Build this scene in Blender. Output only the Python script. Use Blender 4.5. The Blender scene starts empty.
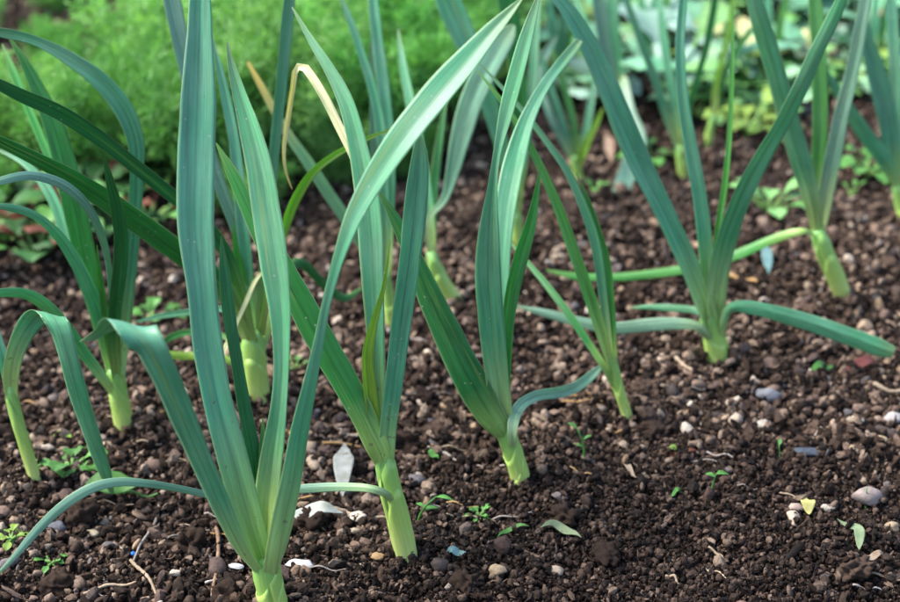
import bpy, math, random
import numpy as np
from mathutils import Vector

random.seed(7)
RNG = np.random.default_rng(11)
SC = bpy.context.scene
COL = SC.collection

# ------------------------------------------------------------------ camera
CAM_H = 0.62
PITCH = math.radians(25.0)
FPX = 1680.0                       # focal length in pixels of the 900 px wide photograph
cam_d = bpy.data.cameras.new('camera')
cam = bpy.data.objects.new('camera', cam_d)
COL.objects.link(cam)
cam.location = (0, 0, CAM_H)
cam.rotation_euler = (math.radians(90) - PITCH, 0, 0)
cam_d.sensor_width = 36.0
cam_d.lens = 36.0 * FPX / 900.0
cam_d.clip_start = 0.02
cam_d.clip_end = 500
cam_d.dof.use_dof = True
cam_d.dof.focus_distance = 1.05
cam_d.dof.aperture_fstop = 6.2
SC.camera = cam

# ------------------------------------------------------------------ sky, sun, exposure
SUN_ELEV, SUN_AZ = math.radians(52), math.radians(-82)    # azimuth measured from +Y, negative to the left
world = bpy.data.worlds.new('World')
SC.world = world
world.use_nodes = True
nt = world.node_tree
sky = nt.nodes.new('ShaderNodeTexSky')
sky.sky_type = 'NISHITA'
sky.sun_disc = False
sky.sun_elevation = SUN_ELEV
sky.sun_rotation = SUN_AZ
sky.dust_density = 3.0
sky.air_density = 1.0
nt.links.new(sky.outputs[0], nt.nodes['Background'].inputs[0])
nt.nodes['Background'].inputs[1].default_value = 0.15
sun_d = bpy.data.lights.new('sun', 'SUN')
sun_d.energy = 2.2
sun_d.angle = math.radians(20)
sun_d.color = (1.0, 0.95, 0.87)
sun = bpy.data.objects.new('sun', sun_d)
COL.objects.link(sun)
sdir = Vector((math.sin(SUN_AZ) * math.cos(SUN_ELEV), math.cos(SUN_AZ) * math.cos(SUN_ELEV), math.sin(SUN_ELEV)))
sun.rotation_euler = sdir.to_track_quat('Z', 'Y').to_euler()
SC.view_settings.view_transform = 'Standard'
SC.view_settings.look = 'None'
SC.view_settings.gamma = 1.0
SC.view_settings.exposure = 1.6
SC.render.engine = 'CYCLES'
SC.cycles.use_denoising = True
SC.cycles.max_bounces = 8
SC.cycles.transmission_bounces = 4
SC.cycles.caustics_reflective = False
SC.cycles.caustics_refractive = False

# ------------------------------------------------------------------ maths helpers
FW = np.array([0, math.cos(PITCH), -math.sin(PITCH)])
UP = np.array([0, math.sin(PITCH), math.cos(PITCH)])
RT = np.array([1.0, 0, 0])
CAMP = np.array([0, 0, CAM_H])

def ray(x, y):
    return FW + (x - 450) / FPX * RT - (y - 301) / FPX * UP

def at_y(x, y, Y):
    d = ray(x, y)
    return CAMP + d * (Y / d[1])

def _hash(ix, iy, seed):
    h = (ix.astype(np.int64) * 374761393 + iy.astype(np.int64) * 668265263 + seed * 1274126177) & 0xFFFFFFFF
    h = ((h ^ (h >> 13)) * 1274126177) & 0xFFFFFFFF
    return ((h ^ (h >> 16)) & 0xFFFF) / 65535.0

def vnoise(x, y, seed=0):
    x = np.asarray(x, float); y = np.asarray(y, float)
    ix = np.floor(x); iy = np.floor(y)
    fx = x - ix; fy = y - iy
    fx = fx * fx * (3 - 2 * fx); fy = fy * fy * (3 - 2 * fy)
    a = _hash(ix, iy, seed); b = _hash(ix + 1, iy, seed)
    c = _hash(ix, iy + 1, seed); d = _hash(ix + 1, iy + 1, seed)
    return (a + (b - a) * fx) * (1 - fy) + (c + (d - c) * fx) * fy

BASE_PX = [(274, 612), (405, 556), (518, 480), (629, 420), (718, 362), (123, 426), (36, 482), (258, 398), (392, 332), (456, 303), (517, 250), (845, 298)]
BASES = []
for _x, _y in BASE_PX:                     # soil is heaped a little round every stem
    _d = ray(_x, _y); _p = CAMP - _d * (CAM_H / _d[2]); BASES.append((_p[0], _p[1]))

def height(x, y):
    x = np.asarray(x, float); y = np.asarray(y, float)
    h = (vnoise(x * 3.1, y * 3.1, 1) - .5) * 0.022
    h = h + (vnoise(x * 9, y * 9, 2) - .5) * 0.016
    h = h + (vnoise(x * 24, y * 24, 3) - .5) * 0.010
    h = h + (vnoise(x * 60, y * 60, 4) - .5) * 0.006
    h = h + (vnoise(x * 130, y * 130, 5) - .5) * 0.004
    h = h + (vnoise(x * 250, y * 250, 6) - .5) * 0.0025
    for bx, by in BASES:
        h = h + .007 * np.exp(-((x - bx) ** 2 + (y - by) ** 2) / .032 ** 2)
    return h

def damp(x, y):
    """1 where the soil has been freshly dug and is darker and finer (front right)"""
    x = np.asarray(x, float); y = np.asarray(y, float)
    e = ((x - .13) / .26) ** 2 + ((y - .93) / .13) ** 2
    e = e + (vnoise(x * 12, y * 12, 21) - .5) * 1.1
    return np.clip(1.35 - e, 0, 1)

def ground_pt(x, y, lift=0.0):
    d = ray(x, y)
    z = 0.0
    for _ in range(6):
        p = CAMP + d * ((z - CAM_H) / d[2])
        z = .5 * z + .5 * float(height(p[0], p[1]))
    p = CAMP + d * ((z - CAM_H) / d[2])
    p[2] = float(height(p[0], p[1])) + lift
    return p

def depth(p):
    return float(np.dot(np.asarray(p) - CAMP, FW))

def px2m(w, p):
    return w * depth(p) / FPX

def catmull(P, n):
    """resample rows of P (any columns) to n rows, first three columns drive arc length"""
    P = np.asarray(P, float)
    if len(P) == 2:
        t = np.linspace(0, 1, n)[:, None]
        return P[0] * (1 - t) + P[1] * t
    Q = np.vstack([2 * P[0] - P[1], P, 2 * P[-1] - P[-2]])
    seg = np.linalg.norm(np.diff(P[:, :3], axis=0), axis=1) ** .5 + 1e-9
    out = []
    dense = 14
    for i in range(len(P) - 1):
        p0, p1, p2, p3 = Q[i], Q[i + 1], Q[i + 2], Q[i + 3]
        k0 = np.linalg.norm(p1[:3] - p0[:3]) ** .5 + 1e-6
        k1 = seg[i]
        k2 = np.linalg.norm(p3[:3] - p2[:3]) ** .5 + 1e-6
        m1 = (p1 - p0) / k0 - (p2 - p0) / (k0 + k1) + (p2 - p1) / k1
        m2 = (p2 - p1) / k1 - (p3 - p1) / (k1 + k2) + (p3 - p2) / k2
        m1 *= k1; m2 *= k1
        for t in np.linspace(0, 1, dense, endpoint=False):
            t2, t3 = t * t, t * t * t
            out.append((2*t3-3*t2+1)*p1 + (t3-2*t2+t)*m1 + (-2*t3+3*t2)*p2 + (t3-t2)*m2)
    out.append(P[-1])
    out = np.array(out)
    L = np.concatenate([[0], np.cumsum(np.linalg.norm(np.diff(out[:, :3], axis=0), axis=1))])
    s = np.linspace(0, L[-1], n)
    return np.stack([np.interp(s, L, out[:, k]) for k in range(out.shape[1])], 1)

def unit(v):
    return v / (np.linalg.norm(v, axis=-1, keepdims=True) + 1e-12)

# ------------------------------------------------------------------ object helpers
def mesh_obj(name, V, F, mat, parent=None, uv=None, smooth=True, mats=None, fmat=None):
    me = bpy.data.meshes.new(name)
    me.from_pydata([tuple(map(float, v)) for v in V], [], F)
    if uv is not None:
        lay = me.uv_layers.new(name='UVMap')
        idx = np.empty(len(me.loops), dtype=np.int32)
        me.loops.foreach_get('vertex_index', idx)
        lay.data.foreach_set('uv', np.asarray(uv, np.float32)[idx].ravel())
    if smooth:
        me.polygons.foreach_set('use_smooth', np.ones(len(me.polygons), bool))
    for m in (mats or [mat]):
        me.materials.append(m)
    if fmat is not None:
        me.polygons.foreach_set('material_index', np.asarray(fmat, np.int32))
    me.update()
    o = bpy.data.objects.new(name, me)
    COL.objects.link(o)
    if parent is not None:
        put_under(o, parent)
    return o

def put_under(o, parent):
    o.parent = parent
    o.matrix_parent_inverse = parent.matrix_basis.inverted()

def tag(o, label=None, cat=None, group=None, kind=None):
    if label: o['label'] = label
    if cat: o['category'] = cat
    if group: o['group'] = group
    if kind: o['kind'] = kind
    return o

def empty(name, loc, label, cat, group=None):
    o = bpy.data.objects.new(name, None)
    o.location = tuple(map(float, loc))
    o.empty_display_size = 0.02
    COL.objects.link(o)
    return tag(o, label, cat, group)

# ------------------------------------------------------------------ materials
def new_mat(name):
    m = bpy.data.materials.new(name)
    m.use_nodes = True
    t = m.node_tree
    for n in list(t.nodes):
        t.nodes.remove(n)
    out = t.nodes.new('ShaderNodeOutputMaterial')
    return m, t, out

def N(t, kind, **kw):
    n = t.nodes.new(kind)
    for k, v in kw.items():
        if k.startswith('i_'):
            n.inputs[k[2:].replace('_', ' ')].default_value = v
        else:
            setattr(n, k, v)
    return n

def mixc(t, fac, a, b, mode='MIX'):
    n = t.nodes.new('ShaderNodeMix')
    n.data_type = 'RGBA'; n.blend_type = mode
    for s, v in ((0, fac), (6, a), (7, b)):
        if hasattr(v, 'links') or hasattr(v, 'is_linked'):
            t.links.new(v, n.inputs[s])
        else:
            n.inputs[s].default_value = v if s == 0 else (*v, 1)
    return n.outputs[2]

def math_n(t, op, a, b=None, clamp=False):
    n = t.nodes.new('ShaderNodeMath'); n.operation = op; n.use_clamp = clamp
    for i, v in enumerate((a, b)):
        if v is None: continue
        if hasattr(v, 'is_linked'): t.links.new(v, n.inputs[i])
        else: n.inputs[i].default_value = v
    return n.outputs[0]

def ramp(t, fac, stops):
    n = t.nodes.new('ShaderNodeValToRGB')
    t.links.new(fac, n.inputs[0])
    cr = n.color_ramp
    while len(cr.elements) < len(stops): cr.elements.new(.5)
    for e, (p, c) in zip(cr.elements, stops):
        e.position = p; e.color = (*c, 1)
    return n.outputs[0]

def leaf_material(name, base, body, tip, bloom=.30, transl=.30, rough=.40, base_end=.27, tip_start=.9, spec=.5, tint=(1.0, 1.25, .5)):
    """strap leaf: pale at the sheath, waxy body with parallel veins, paler tip. uv.x across, uv.y along"""
    m, t, out = new_mat(name)
    uv = N(t, 'ShaderNodeUVMap')
    sep = N(t, 'ShaderNodeSeparateXYZ')
    t.links.new(uv.outputs[0], sep.inputs[0])
    info = N(t, 'ShaderNodeObjectInfo')
    col = ramp(t, sep.outputs[1], [(0, base), (base_end * .35, tuple(.85 * a + .15 * b for a, b in zip(base, body))), (base_end, body), (tip_start, body), (1, tip)])
    # parallel veins: noise stretched along the leaf
    mp = N(t, 'ShaderNodeCombineXYZ')
    t.links.new(math_n(t, 'MULTIPLY', sep.outputs[0], 52.0), mp.inputs[0])
    t.links.new(math_n(t, 'MULTIPLY', sep.outputs[1], 1.6), mp.inputs[1])
    t.links.new(math_n(t, 'MULTIPLY', info.outputs['Random'], 50.0), mp.inputs[2])
    vein = N(t, 'ShaderNodeTexNoise', i_Scale=1.0, i_Detail=2.0, i_Roughness=.6)
    t.links.new(mp.outputs[0], vein.inputs['Vector'])
    vf = N(t, 'ShaderNodeMapRange', i_From_Min=.3, i_From_Max=.7, i_To_Min=.86, i_To_Max=1.14)
    t.links.new(vein.outputs['Fac'], vf.inputs[0])
    vcol = N(t, 'ShaderNodeCombineColor')
    for i in range(3): t.links.new(vf.outputs[0], vcol.inputs[i])
    col = mixc(t, 1.0, col, vcol.outputs[0], 'MULTIPLY')
    # darker groove of the midrib, pale thin margins
    ce = math_n(t, 'ABSOLUTE', math_n(t, 'SUBTRACT', sep.outputs[0], .5))
    rib = N(t, 'ShaderNodeMapRange', i_From_Min=.012, i_From_Max=.05, i_To_Min=.5, i_To_Max=0.0)
    t.links.new(ce, rib.inputs[0])
    col = mixc(t, rib.outputs[0], col, mixc(t, 1.0, col, (.45, .5, .45), 'MULTIPLY'))
    mar = N(t, 'ShaderNodeMapRange', i_From_Min=.46, i_From_Max=.495, i_To_Min=0.0, i_To_Max=.5)
    t.links.new(ce, mar.inputs[0])
    col = mixc(t, mar.outputs[0], col, (.36, .46, .22))
    # waxy bloom in soft patches
    geo = N(t, 'ShaderNodeNewGeometry')
    bl = N(t, 'ShaderNodeTexNoise', i_Scale=22.0, i_Detail=4.0, i_Roughness=.6)
    t.links.new(geo.outputs['Position'], bl.inputs['Vector'])
    bf = N(t, 'ShaderNodeMapRange', i_From_Min=.42, i_From_Max=.72, i_To_Min=0.0, i_To_Max=bloom)
    t.links.new(bl.outputs['Fac'], bf.inputs[0])
    up_ = N(t, 'ShaderNodeMapRange', i_From_Min=base_end * .5, i_From_Max=base_end * 1.5)
    t.links.new(sep.outputs[1], up_.inputs[0])
    col = mixc(t, math_n(t, 'MULTIPLY', bf.outputs[0], up_.outputs[0]), col, (.27, .42, .34))
    st = N(t, 'ShaderNodeCombineXYZ')
    t.links.new(math_n(t, 'MULTIPLY', sep.outputs[0], 5.0), st.inputs[0])
    t.links.new(math_n(t, 'MULTIPLY', sep.outputs[1], 5.0), st.inputs[1])
    t.links.new(math_n(t, 'MULTIPLY', info.outputs['Random'], 91.0), st.inputs[2])
    sn2 = N(t, 'ShaderNodeTexNoise', i_Scale=1.0, i_Detail=5.0, i_Roughness=.65)
    t.links.new(st.outputs[0], sn2.inputs['Vector'])
    sm2 = N(t, 'ShaderNodeMapRange', i_From_Min=.34, i_From_Max=.68, i_To_Min=.72, i_To_Max=1.26)
    t.links.new(sn2.outputs['Fac'], sm2.inputs[0])
    c2 = N(t, 'ShaderNodeCombineColor')
    for i in range(3): t.links.new(sm2.outputs[0], c2.inputs[i])
    col = mixc(t, 1.0, col, c2.outputs[0], 'MULTIPLY')
    yl = N(t, 'ShaderNodeMapRange', i_From_Min=.60, i_From_Max=.74, i_To_Min=0.0, i_To_Max=.45)
    st2 = N(t, 'ShaderNodeVectorMath', operation='MULTIPLY_ADD')
    t.links.new(st.outputs[0], st2.inputs[0]); st2.inputs[1].default_value = (1.4, .5, 1); st2.inputs[2].default_value = (31, 7, 3)
    yn = N(t, 'ShaderNodeTexNoise', i_Scale=1.0, i_Detail=3.0)
    t.links.new(st2.outputs[0], yn.inputs['Vector']); t.links.new(yn.outputs['Fac'], yl.inputs[0])
    col = mixc(t, yl.outputs[0], col, (.30, .42, .10))
    so = N(t, 'ShaderNodeTexNoise', i_Scale=240.0, i_Detail=2.0)
    t.links.new(geo.outputs['Position'], so.inputs['Vector'])
    gate = N(t, 'ShaderNodeMapRange', i_From_Min=.0, i_From_Max=.45, i_To_Min=.68, i_To_Max=.80)
    t.links.new(sep.outputs[1], gate.inputs[0])
    col = mixc(t, math_n(t, 'MULTIPLY', math_n(t, 'GREATER_THAN', so.outputs['Fac'], gate.outputs[0]), .6), col, (.10, .075, .05))
    # individual hue
    hs = N(t, 'ShaderNodeHueSaturation')
    hv = N(t, 'ShaderNodeMapRange', i_To_Min=.484, i_To_Max=.512)
    t.links.new(info.outputs['Random'], hv.inputs[0]); t.links.new(hv.outputs[0], hs.inputs['Hue'])
    r2 = math_n(t, 'FRACT', math_n(t, 'MULTIPLY', info.outputs['Random'], 17.3))
    vv = N(t, 'ShaderNodeMapRange', i_To_Min=.82, i_To_Max=1.2)
    t.links.new(r2, vv.inputs[0]); t.links.new(vv.outputs[0], hs.inputs['Value'])
    t.links.new(col, hs.inputs['Color'])
    col = hs.outputs[0]
    # sparse small pale specks, only where the noise runs high
    sp = N(t, 'ShaderNodeTexVoronoi', i_Scale=170.0)
    t.links.new(geo.outputs['Position'], sp.inputs['Vector'])
    sn = N(t, 'ShaderNodeTexNoise', i_Scale=30.0)
    t.links.new(geo.outputs['Position'], sn.inputs['Vector'])
    sf = math_n(t, 'MULTIPLY', math_n(t, 'LESS_THAN', sp.outputs['Distance'], .11), math_n(t, 'GREATER_THAN', sn.outputs['Fac'], .56))
    col = mixc(t, math_n(t, 'MULTIPLY', sf, .5), col, (.42, .47, .38))
    bs = N(t, 'ShaderNodeBsdfPrincipled', i_Roughness=rough)
    bs.inputs['Specular IOR Level'].default_value = spec
    bs.inputs['Sheen Weight'].default_value = .06
    t.links.new(col, bs.inputs['Base Color'])
    bump = N(t, 'ShaderNodeBump', i_Strength=.28, i_Distance=.0006)
    t.links.new(vein.outputs['Fac'], bump.inputs['Height'])
    t.links.new(bump.outputs[0], bs.inputs['Normal'])
    tr = N(t, 'ShaderNodeBsdfTranslucent')
    tc = mixc(t, 1.0, col, tint, 'MULTIPLY')
    t.links.new(tc, tr.inputs['Color'])
    mx = N(t, 'ShaderNodeMixShader')
    tf = N(t, 'ShaderNodeMapRange', i_From_Min=.02, i_From_Max=base_end, i_To_Min=0.0, i_To_Max=transl)
    t.links.new(sep.outputs[1], tf.inputs[0]); t.links.new(tf.outputs[0], mx.inputs[0])
    t.links.new(bs.outputs[0], mx.inputs[1]); t.links.new(tr.outputs[0], mx.inputs[2])
    t.links.new(mx.outputs[0], out.inputs['Surface'])
    return m

PALE = (.34, .46, .16)
M = {}
M['leaf'] = leaf_material('leek_leaf_blue_green', (.31, .47, .13), (.082, .320, .165), (.12, .26, .10))
M['dark'] = leaf_material('leek_leaf_deep_green', (.28, .45, .11), (.024, .185, .048), (.07, .22, .05), bloom=.05, spec=.3)
M['pale'] = leaf_material('leek_leaf_glaucous', (.34, .48, .18), (.150, .330, .225), (.18, .33, .16), bloom=.34)
M['green'] = leaf_material('leek_leaf_young_green', (.32, .46, .11), (.070, .310, .055), (.17, .34, .07), bloom=.10, transl=.42)
M['lime'] = leaf_material('leek_leaf_yellow_green', (.38, .50, .13), (.30, .50, .060), (.40, .48, .09), bloom=.03, transl=.45)
M['dry'] = leaf_material('leek_leaf_dried_cream', (.28, .36, .10), (.84, .86, .50), (.78, .74, .40), tint=(1.0, 1.0, .7), bloom=.0, transl=.35, rough=.7, base_end=.5)
M['yellow'] = leaf_material('leek_leaf_yellow_tip', (.09, .25, .10), (.090, .25, .11), (.62, .45, .10), bloom=.1, base_end=.1, tip_start=.62)

def shaft_material():
    m, t, out = new_mat('leek_shaft')
    uv = N(t, 'ShaderNodeUVMap'); sep = N(t, 'ShaderNodeSeparateXYZ')
    t.links.new(uv.outputs[0], sep.inputs[0])
    col = ramp(t, sep.outputs[1], [(0, (.60, .62, .34)), (.28, (.46, .56, .17)), (.5, (.34, .50, .11)), (.78, (.24, .44, .10)), (1, (.17, .38, .10))])
    mp = N(t, 'ShaderNodeCombineXYZ')
    t.links.new(math_n(t, 'MULTIPLY', sep.outputs[0], 60.0), mp.inputs[0])
    t.links.new(math_n(t, 'MULTIPLY', sep.outputs[1], 1.5), mp.inputs[1])
    vein = N(t, 'ShaderNodeTexNoise', i_Scale=1.0, i_Detail=2.0)
    t.links.new(mp.outputs[0], vein.inputs['Vector'])
    vf = N(t, 'ShaderNodeMapRange', i_From_Min=.3, i_From_Max=.7, i_To_Min=.82, i_To_Max=1.16)
    t.links.new(vein.outputs['Fac'], vf.inputs[0])
    vc = N(t, 'ShaderNodeCombineColor')
    for i in range(3): t.links.new(vf.outputs[0], vc.inputs[i])
    col = mixc(t, 1.0, col, vc.outputs[0], 'MULTIPLY')
    # smears of soil at the foot
    geo = N(t, 'ShaderNodeNewGeometry')
    dn = N(t, 'ShaderNodeTexNoise', i_Scale=160.0, i_Detail=3.0)
    t.links.new(geo.outputs['Position'], dn.inputs['Vector'])
    low = N(t, 'ShaderNodeMapRange', i_From_Min=.45, i_From_Max=.15, i_To_Min=-.12, i_To_Max=.16)
    t.links.new(sep.outputs[1], low.inputs[0])
    dirt = math_n(t, 'GREATER_THAN', math_n(t, 'ADD', dn.outputs['Fac'], low.outputs[0]), .67)
    col = mixc(t, math_n(t, 'MULTIPLY', dirt, .75), col, (.06, .04, .03))
    bs = N(t, 'ShaderNodeBsdfPrincipled', i_Roughness=.38)
    bs.inputs['Subsurface Weight'].default_value = .1
    bs.inputs['Subsurface Radius'].default_value = (.004, .005, .002)
    bs.inputs['Subsurface Scale'].default_value = 1.0
    t.links.new(col, bs.inputs['Base Color'])
    bump = N(t, 'ShaderNodeBump', i_Strength=.3, i_Distance=.0006)
    t.links.new(vein.outputs['Fac'], bump.inputs['Height']); t.links.new(bump.outputs[0], bs.inputs['Normal'])
    t.links.new(bs.outputs[0], out.inputs['Surface'])
    return m
M['shaft'] = shaft_material()

def simple_mat(name, c1, c2, rough=.8, scale=120.0, bump=.4, transl=0.0, spec=.3):
    """two-tone mottled material, with a per-object shift"""
    m, t, out = new_mat(name)
    tc = N(t, 'ShaderNodeNewGeometry')
    n = N(t, 'ShaderNodeTexNoise', i_Scale=scale, i_Detail=5.0, i_Roughness=.65)
    t.links.new(tc.outputs['Position'], n.inputs['Vector'])
    f = N(t, 'ShaderNodeMapRange', i_From_Min=.32, i_From_Max=.68)
    t.links.new(n.outputs['Fac'], f.inputs[0])
    col = mixc(t, f.outputs[0], c1, c2)
    info = N(t, 'ShaderNodeObjectInfo')
    hs = N(t, 'ShaderNodeHueSaturation')
    vv = N(t, 'ShaderNodeMapRange', i_To_Min=.75, i_To_Max=1.25)
    t.links.new(info.outputs['Random'], vv.inputs[0]); t.links.new(vv.outputs[0], hs.inputs['Value'])
    t.links.new(col, hs.inputs['Color'])
    bs = N(t, 'ShaderNodeBsdfPrincipled', i_Roughness=rough)
    bs.inputs['Specular IOR Level'].default_value = spec
    t.links.new(hs.outputs[0], bs.inputs['Base Color'])
    b = N(t, 'ShaderNodeBump', i_Strength=bump, i_Distance=.002)
    t.links.new(n.outputs['Fac'], b.inputs['Height']); t.links.new(b.outputs[0], bs.inputs['Normal'])
    if transl > 0:
        tr = N(t, 'ShaderNodeBsdfTranslucent')
        t.links.new(mixc(t, 1.0, hs.outputs[0], (1.1, 1.2, .6), 'MULTIPLY'), tr.inputs['Color'])
        mx = N(t, 'ShaderNodeMixShader', i_Fac=transl)
        t.links.new(bs.outputs[0], mx.inputs[1]); t.links.new(tr.outputs[0], mx.inputs[2])
        t.links.new(mx.outputs[0], out.inputs['Surface'])
    else:
        t.links.new(bs.outputs[0], out.inputs['Surface'])
    return m

def grain_mat(name, stops, rough=.85, from_points=False, spec=.12):
    """loose grains: every grain takes one colour of the range; damp soil is darker and shinier"""
    m, t, out = new_mat(name)
    info = N(t, 'ShaderNodeObjectInfo')
    col = ramp(t, info.outputs['Random'], stops)
    geo = N(t, 'ShaderNodeNewGeometry')
    n = N(t, 'ShaderNodeTexNoise', i_Scale=420.0, i_Detail=4.0, i_Roughness=.7)
    t.links.new(geo.outputs['Position'], n.inputs['Vector'])
    f = N(t, 'ShaderNodeMapRange', i_From_Min=.3, i_From_Max=.7, i_To_Min=.55, i_To_Max=1.35)
    t.links.new(n.outputs['Fac'], f.inputs[0])
    vc = N(t, 'ShaderNodeCombineColor')
    for i in range(3): t.links.new(f.outputs[0], vc.inputs[i])
    col = mixc(t, 1.0, col, vc.outputs[0], 'MULTIPLY')
    bs = N(t, 'ShaderNodeBsdfPrincipled', i_Roughness=rough)
    bs.inputs['Specular IOR Level'].default_value = spec
    if from_points:
        at = N(t, 'ShaderNodeAttribute', attribute_type='INSTANCER', attribute_name='damp')
        col = mixc(t, math_n(t, 'MULTIPLY', at.outputs['Fac'], .8), col, mixc(t, 1.0, col, (.36, .33, .33), 'MULTIPLY'))
        rg = N(t, 'ShaderNodeMapRange', i_To_Min=rough, i_To_Max=.62)
        t.links.new(at.outputs['Fac'], rg.inputs[0]); t.links.new(rg.outputs[0], bs.inputs['Roughness'])
    t.links.new(col, bs.inputs['Base Color'])
    b = N(t, 'ShaderNodeBump', i_Strength=.5, i_Distance=.001)
    t.links.new(n.outputs['Fac'], b.inputs['Height']); t.links.new(b.outputs[0], bs.inputs['Normal'])
    t.links.new(bs.outputs[0], out.inputs['Surface'])
    return m

SOIL = [(0, (.009, .006, .0046)), (.3, (.023, .0148, .0108)), (.55, (.045, .030, .0215)), (.74, (.084, .056, .041)), (.9, (.15, .106, .078)), (1, (.27, .205, .155))]
STONE = [(0, (.04, .033, .032)), (.2, (.085, .058, .048)), (.4, (.14, .096, .075)), (.58, (.20, .14, .10)), (.7, (.105, .10, .105)), (.82, (.27, .19, .12)), (.94, (.33, .265, .20)), (1, (.52, .46, .38))]
M['crumb'] = grain_mat('soil_crumbs', SOIL, from_points=True)
M['gravel'] = grain_mat('gravel', STONE, rough=.7, from_points=True)
M['stone'] = grain_mat('stones', STONE, rough=.7)
M['clod'] = grain_mat('soil_clods', [(0, (.013, .008, .006)), (.5, (.028, .018, .013)), (1, (.06, .040, .029))], rough=.9)
M['ground'] = simple_mat('bare_soil', (.012, .0075, .0055), (.038, .024, .017), rough=.92, scale=300, bump=1.0)
M['white_leaf'] = simple_mat('bleached_leaf', (.20, .21, .17), (.38, .40, .37), rough=.6, scale=90, bump=.2)
M['white_chip'] = simple_mat('white_chip', (.36, .36, .36), (.50, .50, .50), rough=.6, scale=90, bump=.3)
M['straw'] = simple_mat('pale_straw', (.22, .16, .10), (.36, .29, .21), rough=.8)
M['brown_twig'] = simple_mat('brown_twig', (.10, .06, .035), (.24, .16, .10), rough=.85)
M['grey_twig'] = simple_mat('grey_twig', (.18, .15, .13), (.36, .32, .29), rough=.85)
M['ochre'] = simple_mat('ochre_straw', (.30, .18, .07), (.44, .28, .12), rough=.8)
M['weed'] = simple_mat('weed_leaf', (.06, .20, .04), (.12, .32, .07), rough=.5, scale=200, bump=.2, transl=.3)
M['weed_lime'] = simple_mat('weed_leaf_lime', (.16, .30, .05), (.28, .40, .08), rough=.55, scale=200, bump=.2, transl=.35)
M['weed_red'] = simple_mat('weed_red_brown', (.08, .022, .016), (.15, .06, .03), rough=.6, scale=200, bump=.2, transl=.2)
M['red_leaf'] = simple_mat('red_fallen_leaf', (.13, .035, .03), (.22, .07, .055), rough=.6)
M['yellow_leaf'] = simple_mat('yellow_fallen_leaf', (.30, .29, .09), (.40, .37, .15), rough=.6, transl=.2)
M['sage'] = simple_mat('pale_green_fallen_leaf', (.15, .22, .11), (.25, .31, .18), rough=.6, transl=.2)
M['blue_scrap'] = simple_mat('blue_green_scrap', (.08, .17, .16), (.15, .27, .26), rough=.5)
M['fern'] = simple_mat('feathery_leaf', (.062, .24, .045), (.20, .47, .13), rough=.55, scale=9, bump=0, transl=.4)
M['fern2'] = simple_mat('feathery_leaf_light', (.12, .34, .075), (.30, .54, .19), rough=.55, scale=9, bump=0, transl=.4)
M['fern_stem'] = simple_mat('feathery_stem', (.10, .22, .05), (.18, .30, .08), rough=.6)
M['cabbage'] = simple_mat('cabbage_leaf', (.08, .28, .13), (.20, .44, .26), rough=.4, scale=28, bump=.3, transl=.2)
M['cabbage_pale'] = simple_mat('cabbage_leaf_pale', (.22, .40, .30), (.34, .50, .41), rough=.4, scale=28, bump=.3, transl=.2)
M['cabbage_yellow'] = simple_mat('cabbage_leaf_yellow', (.46, .50, .16), (.66, .64, .36), rough=.5, scale=28, bump=.3, transl=.25)
M['salad'] = simple_mat('salad_leaf', (.11, .32, .08), (.24, .48, .17), rough=.45, scale=40, bump=.2, transl=.3)
M['salad_blue'] = simple_mat('salad_leaf_blue', (.15, .38, .18), (.32, .54, .32), rough=.45, scale=40, bump=.2, transl=.3)
M['dead'] = simple_mat('dead_leaf', (.20, .13, .085), (.36, .26, .19), rough=.8)
M['dark_bush'] = simple_mat('dark_bush_leaf', (.025, .09, .025), (.05, .15, .04), rough=.5, transl=.2)
M['blue_bead'] = simple_mat('blue_plastic', (.02, .12, .42), (.03, .18, .55), rough=.3)
def one_stone(name, c):
    return simple_mat(name, tuple(v * .5 for v in c), tuple(min(1, v * .85) for v in c), rough=.75, scale=180, bump=.6)

# ------------------------------------------------------------------ ground
def axis(lo, hi, step, far):
    mid = np.arange(lo, hi + 1e-9, step)
    out = []
    g, p = step * 1.5, hi
    while p < far:
        p += g; g *= 1.35; out.append(p)
    neg = []
    g, p = step * 1.5, lo
    while p > -far:
        p -= g; g *= 1.35; neg.append(p)
    return np.array(neg[::-1] + list(mid) + out)

gx, gy = axis(-.8, .8, .0042, 80), axis(.6, 2.6, .0042, 80)
X, Y = np.meshgrid(gx, gy)
Z = height(X, Y)
gv = np.stack([X.ravel(), Y.ravel(), Z.ravel()], 1)
nx, ny = len(gx), len(gy)
ii = (np.arange(ny - 1)[:, None] * nx + np.arange(nx - 1)[None, :]).ravel()
gf = np.stack([ii, ii + 1, ii + 1 + nx, ii + nx], 1)
me = bpy.data.meshes.new('ground')
me.vertices.add(len(gv)); me.vertices.foreach_set('co', gv.astype(np.float32).ravel())
me.loops.add(gf.size); me.loops.foreach_set('vertex_index', gf.astype(np.int32).ravel())
me.polygons.add(len(gf)); me.polygons.foreach_set('loop_start', np.arange(0, gf.size, 4, dtype=np.int32))
me.polygons.foreach_set('use_smooth', np.ones(len(gf), bool))
me.update(); me.validate()
me.materials.append(M['ground'])
ground = bpy.data.objects.new('ground', me); COL.objects.link(ground)
tag(ground, 'dark brown crumbly garden soil of the vegetable bed', None, kind='structure')

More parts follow.
